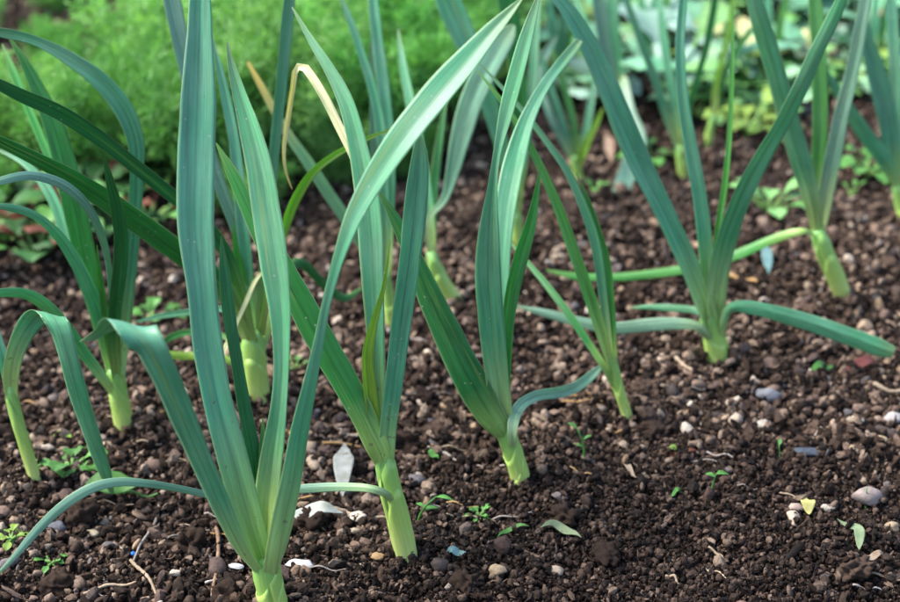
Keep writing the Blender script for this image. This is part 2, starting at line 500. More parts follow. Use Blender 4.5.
# loose grains: a cloud of points, one grain grown on each
def grain_cloud(name, label, pts, scl, mat, seed, subdiv, amp, nscale, hull_every):
    me = bpy.data.meshes.new(name)
    me.from_pydata([tuple(p) for p in pts], [], [])
    a = me.attributes.new('gscale', 'FLOAT_VECTOR', 'POINT'); a.data.foreach_set('vector', scl.astype(np.float32).ravel())
    r = me.attributes.new('grot', 'FLOAT_VECTOR', 'POINT'); r.data.foreach_set('vector', RNG.uniform(0, 6.28, (len(pts), 3)).astype(np.float32).ravel())
    d = me.attributes.new('damp', 'FLOAT', 'POINT'); d.data.foreach_set('value', damp(pts[:, 0], pts[:, 1]).astype(np.float32))
    o = bpy.data.objects.new(name, me); COL.objects.link(o)
    put_under(o, ground)
    tag(o, label, None, kind='stuff')
    ng = bpy.data.node_groups.new(name, 'GeometryNodeTree')
    ng.interface.new_socket('Geometry', in_out='INPUT', socket_type='NodeSocketGeometry')
    ng.interface.new_socket('Geometry', in_out='OUTPUT', socket_type='NodeSocketGeometry')
    gi = ng.nodes.new('NodeGroupInput'); go = ng.nodes.new('NodeGroupOutput')
    join = ng.nodes.new('GeometryNodeGeometryToInstance')
    for k in range(12):
        ico = ng.nodes.new('GeometryNodeMeshIcoSphere'); ico.inputs['Subdivisions'].default_value = subdiv; ico.inputs['Radius'].default_value = 1.0
        pos = ng.nodes.new('GeometryNodeInputPosition')
        add = ng.nodes.new('ShaderNodeVectorMath'); add.operation = 'ADD'; add.inputs[1].default_value = (k * 7.3 + seed, k * 3.1, k * 1.7)
        ng.links.new(pos.outputs[0], add.inputs[0])
        nz = ng.nodes.new('ShaderNodeTexNoise'); nz.inputs['Scale'].default_value = nscale * (1 + .25 * (k % 3)); nz.inputs['Detail'].default_value = 2.0
        ng.links.new(add.outputs[0], nz.inputs['Vector'])
        sub = ng.nodes.new('ShaderNodeVectorMath'); sub.operation = 'SUBTRACT'; sub.inputs[1].default_value = (.5, .5, .5)
        ng.links.new(nz.outputs['Color'], sub.inputs[0])
        sc = ng.nodes.new('ShaderNodeVectorMath'); sc.operation = 'SCALE'; sc.inputs['Scale'].default_value = amp
        ng.links.new(sub.outputs[0], sc.inputs[0])
        sp = ng.nodes.new('GeometryNodeSetPosition')
        ng.links.new(ico.outputs['Mesh'], sp.inputs['Geometry']); ng.links.new(sc.outputs[0], sp.inputs['Offset'])
        last = sp.outputs[0]
        if k % hull_every == 0:
            hull = ng.nodes.new('GeometryNodeConvexHull'); ng.links.new(last, hull.inputs[0]); last = hull.outputs[0]
        sm = ng.nodes.new('GeometryNodeSetMaterial'); sm.inputs['Material'].default_value = mat
        ng.links.new(last, sm.inputs[0])
        ss = ng.nodes.new('GeometryNodeSetShadeSmooth'); ss.inputs['Shade Smooth'].default_value = k % 3 == 1
        ng.links.new(sm.outputs[0], ss.inputs[0])
        ng.links.new(ss.outputs[0], join.inputs[0])
    m2p = ng.nodes.new('GeometryNodeMeshToPoints')
    ng.links.new(gi.outputs[0], m2p.inputs[0])
    iop = ng.nodes.new('GeometryNodeInstanceOnPoints')
    ng.links.new(m2p.outputs[0], iop.inputs['Points']); ng.links.new(join.outputs[0], iop.inputs['Instance'])
    iop.inputs['Pick Instance'].default_value = True
    for nm, sock in (('gscale', 'Scale'), ('grot', 'Rotation')):
        na = ng.nodes.new('GeometryNodeInputNamedAttribute'); na.data_type = 'FLOAT_VECTOR'; na.inputs['Name'].default_value = nm
        ng.links.new(na.outputs['Attribute'], iop.inputs[sock])
    ng.links.new(iop.outputs[0], go.inputs[0])
    md = o.modifiers.new('grains', 'NODES'); md.node_group = ng
    return o

def scatter(n, y0, y1, margin, keep=None):
    """uniform over the part of the bed in front of the camera, plus a margin at the sides"""
    pts = np.empty((0, 2))
    while len(pts) < n:
        y = RNG.uniform(y0, y1, n * 2); x = RNG.uniform(-1.1, 1.1, n * 2)
        ok = np.abs(x) < .275 * (y + .12) + margin
        p = np.stack([x, y], 1)[ok]
        if keep is not None:
            p = p[RNG.uniform(0, 1, len(p)) < keep(p[:, 0], p[:, 1])]
        pts = np.vstack([pts, p])
    return pts[:n]

def cloud_on_ground(n, y0, y1, margin, lo, hi, power, flat, keep=None, raise_=.35):
    p = scatter(n, y0, y1, margin, keep)
    r = lo + (hi - lo) * RNG.uniform(0, 1, n) ** power
    s = r[:, None] * RNG.uniform(.42, 1.5, (n, 3)) * np.where(RNG.uniform(0, 1, (n, 1)) < .12, np.array([[1.8, .8, .5]]), 1.0); s[:, 2] *= flat
    z = height(p[:, 0], p[:, 1]) + r * RNG.uniform(-.3, raise_ * 2, n)
    return np.column_stack([p, z]), s

peb_keep = lambda x, y: 1 - .85 * damp(x, y)
clump = lambda x, y: np.clip(.25 + 1.5 * (vnoise(x * 34, y * 34, 71) * .5 + vnoise(x * 11, y * 11, 72) * .5 - .22), .12, 1)
dug = lambda x, y: damp(x, y)
sets = [cloud_on_ground(110000, .72, 1.5, .14, .0006, .0036, 2.9, 1.0, lambda x, y: clump(x, y) * (1 - .8 * damp(x, y)), raise_=1.1),
        cloud_on_ground(170000, .72, 1.4, .10, .0003, .0014, 1.5, 1.0, None, raise_=1.3),
        cloud_on_ground(60000, .72, 1.25, .0, .0005, .0020, 2.6, 1.0, dug, raise_=1.6),
        cloud_on_ground(70000, 1.4, 2.9, .15, .0009, .0042, 2.0, 1.0, None, raise_=.9)]
for bx, by in BASES:                        # crumbs heaped against the stems
    n = 420
    a = RNG.uniform(0, 6.28, n); r = .007 + .028 * RNG.uniform(0, 1, n) ** 1.3
    x, y = bx + r * np.cos(a), by + r * np.sin(a)
    g = .0007 + .0024 * RNG.uniform(0, 1, n) ** 2
    sets.append((np.column_stack([x, y, height(x, y) + g * RNG.uniform(0, 2.2, n)]), g[:, None] * RNG.uniform(.5, 1.4, (n, 3))))
grain_cloud('soil_crumb', 'loose dark crumbs of soil covering the bed', np.vstack([q[0] for q in sets]), np.vstack([q[1] for q in sets]), M['crumb'], 0, 2, 2.1, 2.0, 4)
p1, s1 = cloud_on_ground(6500, .72, 1.5, .14, .0014, .0048, 2.1, .8, lambda x, y: peb_keep(x, y) * (.25 + .75 * vnoise(x * 7, y * 7, 81)), .9)
p2, s2 = cloud_on_ground(4200, 1.4, 2.9, .15, .002, .006, 1.9, .8, None, .7)
grain_cloud('gravel', 'small brown and grey gravel strewn over the soil', np.vstack([p1, p2]), np.vstack([s1, s2]), M['gravel'], 40, 2, 1.9, 1.6, 1)

# single stones and clods that can be told apart
def ico_verts(sub):
    import bmesh
    bm = bmesh.new(); bmesh.ops.create_icosphere(bm, subdivisions=sub, radius=1)
    V = np.array([v.co[:] for v in bm.verts]); F = [[v.index for v in f.verts] for f in bm.faces]
    bm.free(); return V, F

def lump_mesh(name, seed, mat, sub=2, rough=.25, squash=(1, .8, .62), facets=7):
    """a stone: a ball cut by a few random planes, then roughened"""
    V, F = ico_verts(sub)
    rr = random.Random(seed)
    V = V.copy()
    for _ in range(facets):
        n = np.array([rr.gauss(0, 1), rr.gauss(0, 1), rr.gauss(0, 1)]); n /= np.linalg.norm(n)
        h = rr.uniform(.55, .9)
        d = V @ n
        V -= np.outer(np.clip(d - h, 0, None) * .85, n)
    if sub >= 4 or rough > .8:
        for fq, am in ((3.1, .45), (6.5, .2), (12., .07)):
            V *= (1 + am * rough * (vnoise(V[:, 0] * fq + V[:, 2] * fq * .7 + seed, V[:, 1] * fq - V[:, 2] * fq * .6, seed + int(fq)) - .5))[:, None]
    nz = (vnoise(V[:, 0] * 2.3 + seed, V[:, 1] * 2.3 + V[:, 2] * 1.7, seed) - .5) + .5 * (vnoise(V[:, 0] * 5 + seed, V[:, 2] * 5 + V[:, 1] * 3, seed + 5) - .5)
    V *= (1 + rough * nz)[:, None]
    V *= np.array(squash)
    me = bpy.data.meshes.new(name)
    me.from_pydata([tuple(v) for v in V], [], F)
    me.polygons.foreach_set('use_smooth', np.ones(len(F), bool))
    me.materials.append(mat); me.update()
    return me

stone_meshes = [lump_mesh('stone', s, M['stone'], 2, .22, (1, random.uniform(.65, .95), random.uniform(.45, .75))) for s in range(9)]
clod_meshes = [lump_mesh('clod', 50 + s, M['clod'], 4, .85, (1, random.uniform(.7, .95), random.uniform(.55, .8)), 3) for s in range(9)]
def strew(name, meshes, n, lo, hi, keep, y0=.78, y1=1.45):
    P = scatter(n, y0, y1, .02, keep)
    for i in range(n):
        x, y = P[i]
        r = lo + (hi - lo) * random.random() ** 2.2
        o = bpy.data.objects.new(name, meshes[i % len(meshes)])
        o.scale = (r * random.uniform(.85, 1.2), r * random.uniform(.85, 1.2), r * random.uniform(.8, 1.1))
        o.rotation_euler = (random.uniform(-.4, .4), random.uniform(-.4, .4), random.uniform(0, 6.28))
        o.location = (x, y, float(height(x, y)) + r * random.uniform(.2, .55) + .001)
        COL.objects.link(o); o.parent = ground
strew('stone', stone_meshes, 290, .0042, .0095, peb_keep)
strew('clod', clod_meshes, 290, .0035, .0115, lambda x, y: (.35 + .65 * vnoise(x * 5, y * 5, 33)) * (1 - .7 * damp(x, y)))

# ------------------------------------------------------------------ strap leaves and leeks
def ribbon(name, C, W, mat, parent, fold=.22, roll=0.0, wvecs=None, wrap=0.0, th=.0006, wav=.03, seed=0, u0=0.0):
    """closed strap leaf along centre line C (n,3), widths W (n,); fold > 0 lifts both edges towards the viewer's side"""
    n = len(C)
    T = unit(np.gradient(C, axis=0))
    view = unit(C - CAMP)
    if wvecs is None:
        S = unit(np.cross(T, view))
        Nn = -unit(np.cross(S, T))
        roll = np.radians(np.interp(np.linspace(0, 1, n), np.linspace(0, 1, len(roll)), roll)) if hasattr(roll, '__len__') else np.full(n, math.radians(roll))
        Wd = np.cos(roll)[:, None] * S + np.sin(roll)[:, None] * Nn
        Wt = W / np.maximum(np.cos(roll), .35)
    else:
        Wd = wvecs - np.sum(wvecs * T, 1)[:, None] * T
        Wd = unit(Wd); Wt = W
    Nn = unit(np.cross(Wd, T))
    flip = np.sum(Nn * view, 1)
    if wvecs is None:
        Nn = np.where(flip[:, None] > 0, -Nn, Nn)
    elif flip[n // 3] > 0:
        Nn = -Nn
    m = 11
    us = np.linspace(-1, 1, m)
    s = np.linspace(0, 1, n)
    fo = np.asarray(fold if hasattr(fold, '__len__') else [fold, fold], float)
    fo = np.interp(s, np.linspace(0, 1, len(fo)), fo)
    if wrap:
        fo = fo + np.sign(fo + 1e-9) * wrap * np.clip(1 - s / .14, 0, 1) ** 1.2
    V = []; UV = []
    eL = 1 + .10 * (vnoise(s * 9 + seed * 3.7, s * 0, 61) - .5) + .05 * (vnoise(s * 31 + seed, s * 0, 62) - .5)
    eR = 1 + .10 * (vnoise(s * 8 + seed * 2.3, s * 0, 63) - .5) + .05 * (vnoise(s * 27 + seed, s * 0, 64) - .5)
    prof = np.sqrt(us ** 2 + .012) - math.sqrt(.012)
    for i in range(n):
        hw = Wt[i] / 2
        e = wav * hw * us ** 2 * (np.sin(s[i] * 23 + seed * 1.7 + (us > 0) * 2.1) + .6 * np.sin(s[i] * 51 + seed))
        a = min(1.0, 1 / math.sqrt(1 + fo[i] ** 2 * .6))
        off = fo[i] * hw * prof + e
        ew = np.where(us < 0, eL[i], eR[i])
        P = C[i] + np.outer(us * hw * a * ew, Wd[i]) + np.outer(off, Nn[i])
        t = th * (1 - .85 * us ** 2) * min(1, 4 * (1 - s[i]) + .25)
        V.append(P); V.append(P - np.outer(t, Nn[i]))
        uvr = np.stack([u0 + us * .5 + .5, np.full(m, s[i])], 1)
        UV.append(uvr); UV.append(uvr)
    V = np.vstack(V); UV = np.vstack(UV)
    F = []
    for i in range(n - 1):
        a = i * 2 * m; b = (i + 1) * 2 * m
        for j in range(m - 1):
            F.append((a + j, a + j + 1, b + j + 1, b + j))
            F.append((a + m + j + 1, a + m + j, b + m + j, b + m + j + 1))
        F.append((a, b, b + m, a + m))
        F.append((a + m - 1, a + 2 * m - 1, b + 2 * m - 1, b + m - 1))
    return mesh_obj(name, V, F, mat, parent, UV)

def tube(name, P, R, mat, parent=None, seg=14, squash=None, caps=True, rough=0.0, seed=0):
    P = np.asarray(P, float); n = len(P)
    T = unit(np.gradient(P, axis=0))
    ref = np.array([0.3, 1, 0.1]) if abs(T[0][1]) < .8 else np.array([1., 0, 0])
    A = unit(np.cross(T, ref)); B = np.cross(A, T)
    V = []; UV = []
    for i in range(n):
        for k in range(seg):
            an = 2 * math.pi * k / seg
            q = 1 + rough * (float(vnoise(k * 1.3 + seed, i * .9, seed)) - .5) * 2
            V.append(P[i] + R[i] * q * (math.cos(an) * A[i] + math.sin(an) * B[i] * (squash if squash else 1)))
            UV.append((abs(k / seg - .5) * 2, i / (n - 1)))
    F = []
    for i in range(n - 1):
        for k in range(seg):
            k2 = (k + 1) % seg
            F.append((i * seg + k, i * seg + k2, (i + 1) * seg + k2, (i + 1) * seg + k))
    if caps:
        F.append(tuple(range(seg))[::-1]); F.append(tuple((n - 1) * seg + k for k in range(seg)))
    return mesh_obj(name, V, F, mat, parent, UV)

def sheath(parent, P, rad_, top, amp, phase, k):
    """outer leaf sheath hugging the shaft, its upper rim slanting round the stem and a slit on one side"""
    n, seg, rows = len(P), 22, 12
    T = unit(np.gradient(P, axis=0)); A = unit(np.cross(T, np.array([.3, 1, .1]))); B = np.cross(A, T)
    V = []; UV = []
    for j in range(rows):
        for q in range(seg):
            an = 2 * math.pi * q / (seg - 1) * .97
            tt = (top + amp * math.cos(an - phase)) * j / (rows - 1)
            f = min(tt * (n - 1), n - 1.001); i0 = int(f); w = f - i0
            c = P[i0] * (1 - w) + P[i0 + 1] * w
            r = (rad_[i0] * (1 - w) + rad_[i0 + 1] * w) * k + .0004 * math.sin(q * 1.7 + j * .8 + phase) * (j / rows)
            V.append(c + r * (math.cos(an + phase) * A[i0] + math.sin(an + phase) * B[i0] * .94)); UV.append((abs(q / seg - .5) * 2, tt * .92))
    F = [(j * seg + q, j * seg + q + 1, (j + 1) * seg + q + 1, (j + 1) * seg + q) for j in range(rows - 1) for q in range(seg - 1)]
    o = mesh_obj('sheath', V, F, M['shaft'], parent, UV)
    md = o.modifiers.new('thickness', 'SOLIDIFY'); md.thickness = .0005
    return o

LEAFN = [0]
def leek(label, base, shaft, leaves, dshaft=0.0):
    """base: pixel of the foot on the soil; shaft: (x, y, width px) from the foot up; leaves: dicts, points run from the shaft to the tip"""
    g = ground_pt(*base)
    Y0 = g[1]
    root = empty('leek', (g[0], g[1], g[2]), label, 'leek', 'leeks growing in the bed')
    top = len(shaft) - 1
    P = [at_y(x, y, Y0 + dshaft * i / max(1, top)) for i, (x, y, w) in enumerate(shaft)]
    Wm = [px2m(w * .83, p) for (x, y, w), p in zip(shaft, P)]
    d0 = unit(P[0] - P[1])
    P = [P[0] + d0 * .025] + P; Wm = [Wm[0]] + Wm
    R = catmull(np.column_stack([np.array(P), Wm]), 18)
    rad = R[:, 3] / 2
    rad[-3:] *= np.array([1.0, .95, .8])
    tube('shaft', R[:, :3], rad, M['shaft'], root, 18, .92, rough=.03, seed=int(base[0]))
    for q in range(2):
        sheath(root, R[:, :3], rad, .80 - .22 * q, .18, base[0] * 1.3 + q * 3.1, 1.012 + .022 * q)
    for lf in leaves:
        LEAFN[0] += 1
        k = LEAFN[0]
        pts = lf['p']; d = lf.get('d', 0.0)
        pw = lf.get('pw', 1.6)
        # share of the length reached at each point (in pixels)
        L = [0]
        for a, b in zip(pts[:-1], pts[1:]):
            L.append(L[-1] + math.hypot(a[0] - b[0], a[1] - b[1]))
        rows = []
        for i, q in enumerate(pts):
            dy = q[3] if len(q) > 3 else d * (L[i] / L[-1]) ** pw
            first = 0.0 if i == 0 else 1.0
            p = at_y(q[0], q[1], Y0 + (lf.get('y', 0.0) + dy) * first)
            rows.append([*p, px2m(q[2] * .93 * lf.get('k', 1.0) * (.9 if i == 0 else 1), p)])
        length = sum(np.linalg.norm(np.array(a[:3]) - np.array(b[:3])) for a, b in zip(rows[:-1], rows[1:]))
        n = int(max(14, min(64, length / .006)))
        R = catmull(rows, n)
        wv = None
        if 'wang' in lf:
            a = np.radians(np.interp(np.linspace(0, 1, n), np.array(L) / L[-1], lf['wang']))
            wv = np.cos(a)[:, None] * RT - np.sin(a)[:, None] * UP
        ribbon('leaf', R[:, :3], np.maximum(R[:, 3], .0006), M[lf.get('m', 'leaf')], root, lf.get('f', .22),
               lf.get('r', ((k * 37) % 31) - 15), wv, lf.get('wrap', .5), seed=k, wav=lf.get('wav', .03))
    return root

def lf(p, d=0.0, m='leaf', f=.22, **kw):
    return dict(p=p, d=d, m=m, f=f, **kw)

# A: the large leek in the front
leek('large broad-leaved leek nearest the viewer, cut by the bottom edge of the picture', (274, 612),
     [(276, 614, 33), (270, 590, 33), (266, 572, 34), (265, 556, 32)],
     [lf([(266, 572, 24), (257, 545, 27), (245, 505, 33), (230, 450, 33), (217, 400, 31), (208, 350, 32), (201, 290, 32), (195, 230, 39), (195, 170, 41), (197, 100, 39), (199, 40, 29), (200, -5, 22), (203, -60, 3)], .17, 'leaf', .30, r=8, y=-.004),
      lf([(262, 582, 20, -.008), (247, 560, 20, -.012), (234, 536, 22, -.018), (214, 492, 29, -.028), (196, 450, 33, -.04), (178, 408, 36, -.05), (160, 368, 38, -.058), (143, 338, 39, -.06), (127, 323, 40, -.05), (116, 322, 34, -.03), (103, 330, 16, -.012), (92, 337, 10, .0), (80, 342, 2, .012)], 0, 'leaf', -.12, wang=[20, 22, 24, 24, 24, 22, 18, 12, 6, 4, 20, 40, 50], wrap=.6),
      lf([(276, 585, 22), (278, 560, 26), (284, 525, 27), (293, 480, 26), (301, 430, 23), (310, 385, 17), (318, 345, 12), (326, 305, 11), (339, 258, 15), (360, 205, 25), (395, 150, 34), (432, 103, 36), (466, 63, 32), (492, 32, 22), (510, 12, 12), (523, -3, 2)], .09, 'leaf', [-.35, -.3, .12, .3, .3], r=[38, 36, 16, -20, -30, -25], k=.88, y=-.012),
      lf([(268, 565, 22), (267, 540, 24), (268, 500, 27), (273, 455, 25), (279, 410, 19), (282, 360, 18), (281, 310, 24), (275, 260, 32), (268, 215, 32), (261, 170, 29), (251, 130, 24), (240, 95, 16), (231, 62, 8), (227, 42, 1.5)], .13, 'leaf', .36, r=-14, y=.006),
      lf([(264, 560, 12), (260, 510, 13), (253, 455, 16), (244, 410, 15), (236, 362, 13), (229, 320, 14), (224, 275, 12), (221, 236, 1.5)], .05, 'dark', .35, r=25, y=.014),
      lf([(265, 560, 10), (265, 520, 11), (264, 480, 11), (263, 450, 9), (263, 418, 1.5)], .02, 'green', .4, y=.010),
      lf([(262, 578, 14), (250, 545, 14), (240, 520, 14), (230, 498, 13), (225, 480, 5)], .02, 'pale', .2, y=.012)])

# B: front, right of A
leek('leek with a long pale shaft and one thin leaf arching left along the soil', (405, 556),
     [(407, 558, 25), (401, 530, 26), (393, 500, 26), (387, 475, 26), (383, 452, 25)], [
      lf([(388, 480, 22), (381, 455, 25), (371, 434, 27), (350, 392, 30), (322, 345, 31), (297, 300, 30), (272, 255, 26), (250, 212, 20), (232, 175, 13), (216, 143, 1.5)], .07, 'dark', -.22, r=[0, -14, -28, -32, -32], y=-.008, wrap=.7),
      lf([(386, 478, 12), (383, 445, 14), (379, 400, 16), (376, 350, 19), (374, 300, 23), (372, 250, 27), (368, 200, 27), (359, 150, 22), (346, 102, 18), (330, 70, 13), (311, 40, 8), (292, 7, 1.5)], .14, 'leaf', .30, r=-8, y=.006),
      lf([(386, 480, 14), (386, 450, 18), (388, 425, 18), (394, 380, 20), (401, 320, 22), (409, 260, 24), (415, 205, 25), (419, 160, 19), (419, 138, 8), (418, 130, 2)], .03, 'leaf', .25, r=12, y=-.004),
      lf([(384, 475, 12), (376, 440, 13), (370, 400, 15), (367, 355, 14), (374, 320, 9), (383, 288, 5), (390, 240, 1)], .02, 'lime', .5, r=20, y=-.002),
      lf([(391, 505, 8, -.014), (386, 494, 9, -.020), (372, 489, 9, -.022), (340, 487, 10, -.01), (300, 489, 10, .0), (260, 494, 9, .0), (226, 497, 8, -.006), (180, 489, 8, -.02), (150, 484, 9, -.03), (120, 482, 10, -.035), (95, 487, 11, -.04), (68, 502, 11, -.045), (40, 527, 10, -.05), (15, 556, 7, -.06), (-12, 584, 1.5, -.07)], 0, 'pale', -.25, r=0, wrap=.3),
      lf([(386, 470, 8), (383, 400, 9), (380, 300, 9), (372, 225, 10), (362, 180, 11), (352, 153, 13), (340, 128, 14), (326, 100, 14), (312, 77, 13), (303, 66, 12), (297, 68, 10), (293, 88, 8), (288, 120, 8), (284, 150, 6), (286, 172, 4), (292, 189, 1.5)], .16, 'dry', .4, r=5, k=.75, y=.03, wav=.4)])

# F: right of B, behind
leek('leek with an upright twisted leaf and a pale low leaf curling right', (518, 480),
     [(521, 480, 22), (515, 460, 22), (509, 443, 23), (504, 426, 23)], [
      lf([(509, 446, 20), (502, 432, 25), (492, 418, 31), (478, 395, 35), (460, 362, 34), (442, 325, 31), (425, 287, 25), (409, 250, 18), (394, 218, 12), (378, 190, 2)], .04, 'dark', -.2, r=[0, -14, -26, -30, -30], y=-.008, wrap=.7),
      lf([(507, 448, 16), (502, 415, 22), (496, 370, 26), (491, 320, 28), (488, 270, 28), (489, 230, 24), (492, 192, 13), (497, 155, 9), (507, 112, 16), (518, 70, 17), (528, 32, 14), (541, -12, 2)], .05, 'leaf', [.25, .25, .3, .5, .2, .15], r=[10, 10, 5, 0, -25, -10], y=-.002),
      lf([(507, 448, 12), (505, 400, 12), (503, 340, 13), (502, 290, 15), (503, 240, 20), (507, 200, 23), (515, 160, 23), (526, 122, 17), (543, 88, 13), (562, 62, 12), (574, 48, 11), (580, 40, 8)], .16, 'leaf', .2, r=-4, y=.008),
      lf([(508, 450, 10), (505, 400, 11), (506, 345, 13), (511, 295, 16), (520, 258, 17), (530, 225, 13), (536, 195, 7), (541, 162, 1)], .03, 'green', .45, r=15, y=.002),
      lf([(514, 455, 6, -.006), (512, 436, 10, -.010), (514, 418, 13, -.004), (522, 404, 13, .01), (537, 396, 12, .025), (556, 393, 12, .04), (576, 387, 12, .06), (592, 375, 10, .08), (604, 363, 2, .10)], 0, 'pale', .2, wrap=.2, wav=.1)])

# H: thin leek
leek('thin young leek with narrow grass-like leaves, right of the twisted leek', (629, 420),
     [(630, 423, 10), (623, 403, 11), (616, 380, 12), (609, 352, 12)], [
      lf([(614, 378, 9), (607, 352, 11), (596, 316, 13), (576, 258, 13), (556, 203, 11), (536, 158, 9), (515, 121, 7), (497, 95, 5), (477, 70, 1)], .05, 'green', .35, r=10, y=-.004),
      lf([(614, 378, 8), (609, 345, 9), (604, 300, 10), (596, 245, 11), (584, 208, 10), (568, 172, 9), (548, 143, 7), (525, 113, 6), (500, 85, 4), (480, 64, 1)], .07, 'leaf', .35, r=-12),
      lf([(616, 380, 8), (613, 340, 9), (611, 300, 9), (607, 260, 8), (599, 232, 7), (588, 200, 5), (576, 172, 1)], .03, 'green', .4, y=.004),
      lf([(613, 385, 7), (604, 366, 8), (590, 345, 8), (566, 310, 8), (545, 283, 7), (524, 258, 5), (508, 240, 1.5)], .10, 'dark', .3, y=-.006)])

# I: stout leek, right of centre
leek('stout leek with a bulging pale foot and two broken leaves lying out sideways', (718, 362),
     [(720, 365, 25), (717, 350, 27), (713, 332, 25), (708, 312, 22)], [
      lf([(712, 335, 18), (707, 312, 20), (696, 282, 21), (680, 245, 21), (662, 207, 22), (644, 172, 24), (625, 130, 26), (607, 86, 25), (588, 45, 22), (568, 12, 17), (548, -12, 10), (530, -30, 2)], .02, 'leaf', .24, r=14, y=-.006, wrap=.7),
      lf([(712, 332, 14), (709, 295, 15), (706, 250, 16), (700, 200, 16), (691, 150, 15), (683, 100, 13), (680, 50, 11), (683, 0, 9), (688, -50, 2)], .06, 'leaf', .28, y=.006),
      lf([(713, 335, 16), (713, 310, 20), (717, 272, 23), (727, 232, 23), (741, 196, 21), (760, 160, 19), (781, 125, 17), (802, 85, 17), (820, 45, 16), (838, 8, 14), (856, -40, 2)], -.03, 'leaf', [.3, .3, .25, -.2, -.2], r=[36, 34, 25, 8, -15], y=-.002),
      lf([(714, 330, 6), (714, 280, 7), (718, 230, 7), (725, 185, 7), (730, 130, 6), (732, 80, 5), (733, 30, 3), (733, -10, 1)], .05, 'green', .4, y=.008),
      lf([(712, 345, 5, -.006), (706, 334, 10, -.012), (697, 326, 10, -.012), (680, 324, 13, -.006), (650, 325, 14, .01), (612, 328, 13, .02), (575, 321, 11, .03), (545, 313, 9, .04), (516, 306, 2, .05)], 0, 'pale', -.2, wrap=.2),
      lf([(712, 330, 5, .01), (700, 312, 7, .02), (672, 308, 8, .03), (645, 307, 5, .04), (630, 308, 1, .05)], 0, 'leaf', -.2, wrap=.2),
      lf([(719, 348, 6, -.006), (723, 328, 8, -.010), (726, 314, 9, -.012), (732, 307, 11, -.014), (745, 307, 14, -.015), (775, 313, 17, -.018), (815, 325, 19, -.02), (855, 339, 20, -.022), (882, 349, 19, -.024), (894, 353, 13, -.025)], 0, 'leaf', -.3, r=10, wrap=.2)])

# D: left leek
leek('leek at the left with many arching leaves above a short pale foot', (123, 426),
     [(125, 428, 22), (121, 408, 22), (118, 388, 22), (115, 368, 22)], [
      lf([(117, 385, 16), (110, 355, 17), (101, 322, 17), (90, 292, 16), (76, 262, 14), (57, 234, 12), (34, 215, 9), (8, 207, 8), (-20, 206, 2)], -.08, 'leaf', -.25, wrap=.6),
      lf([(117, 400, 8), (106, 383, 11), (85, 355, 13), (63, 325, 15), (45, 305, 14), (25, 294, 12), (0, 293, 9), (-30, 300, 2)], -.10, 'leaf', -.2, y=-.008),
      lf([(116, 380, 16), (107, 345, 19), (95, 300, 22), (83, 250, 25), (73, 200, 26), (63, 160, 25), (52, 122, 22), (38, 90, 16), (22, 58, 9), (8, 36, 1.5)], .05, 'green', .2, r=14, y=.008),
      lf([(118, 382, 12), (121, 350, 14), (126, 310, 14), (131, 260, 14), (135, 210, 15), (137, 170, 16), (136, 142, 19), (124, 110, 22), (101, 81, 20), (68, 57, 15), (34, 40, 10), (5, 33, 11), (-25, 30, 3)], .03, 'leaf', .2, r=[30, 20, 0, -10, -20], y=.012),
      lf([(117, 382, 12), (114, 345, 14), (115, 310, 15), (119, 275, 16), (121, 240, 16), (117, 210, 14), (109, 177, 9), (102, 150, 1)], -.075, 'dark', .35, pw=.8, y=-.004),
      lf([(114, 372, 8), (107, 332, 9), (103, 300, 8), (99, 270, 6), (97, 245, 1)], -.02, 'green', .4, y=-.006),
      lf([(116, 378, 6), (113, 330, 6), (111, 290, 6), (108, 260, 7), (100, 231, 9), (84, 202, 10), (60, 183, 11), (30, 175, 10), (0, 181, 9), (-25, 190, 2)], -.12, 'pale', -.25, pw=1),
      lf([(114, 375, 8), (98, 322, 9), (82, 280, 10), (67, 240, 11), (57, 208, 12), (44, 184, 11), (24, 163, 7), (-6, 148, 1.5)], .08, 'leaf', .2, y=.014),
      lf([(115, 372, 7), (98, 290, 8), (80, 240, 8), (62, 190, 8), (46, 150, 9), (30, 112, 9), (14, 73, 9), (2, 44, 1.5)], .10, 'green', .3, y=.018)])

# E: far left, front
leek('thin leek at the left edge with one leaf folded over to the soil', (36, 482),
     [(37, 484, 12), (31, 465, 13), (22, 435, 14), (14, 405, 15), (10, 385, 15)], [
      lf([(13, 402, 14, 0), (11, 380, 17, -.004), (14, 358, 19, -.008), (22, 336, 22, -.012), (33, 320, 25, -.016), (46, 313, 25, -.03), (57, 322, 24, -.042), (66, 350, 23, -.046), (78, 395, 22, -.044), (93, 440, 20, -.036), (105, 474, 15, -.026), (112, 494, 5, -.02)], 0, 'leaf', .12, wang=[0, 0, 6, 12, 16, 16, 16, 14, 14, 14, 14, 14], wrap=.4),
      lf([(12, 400, 10), (6, 372, 12), (0, 345, 10), (-12, 310, 8), (-30, 270, 2)], .03, 'leaf', .3)])

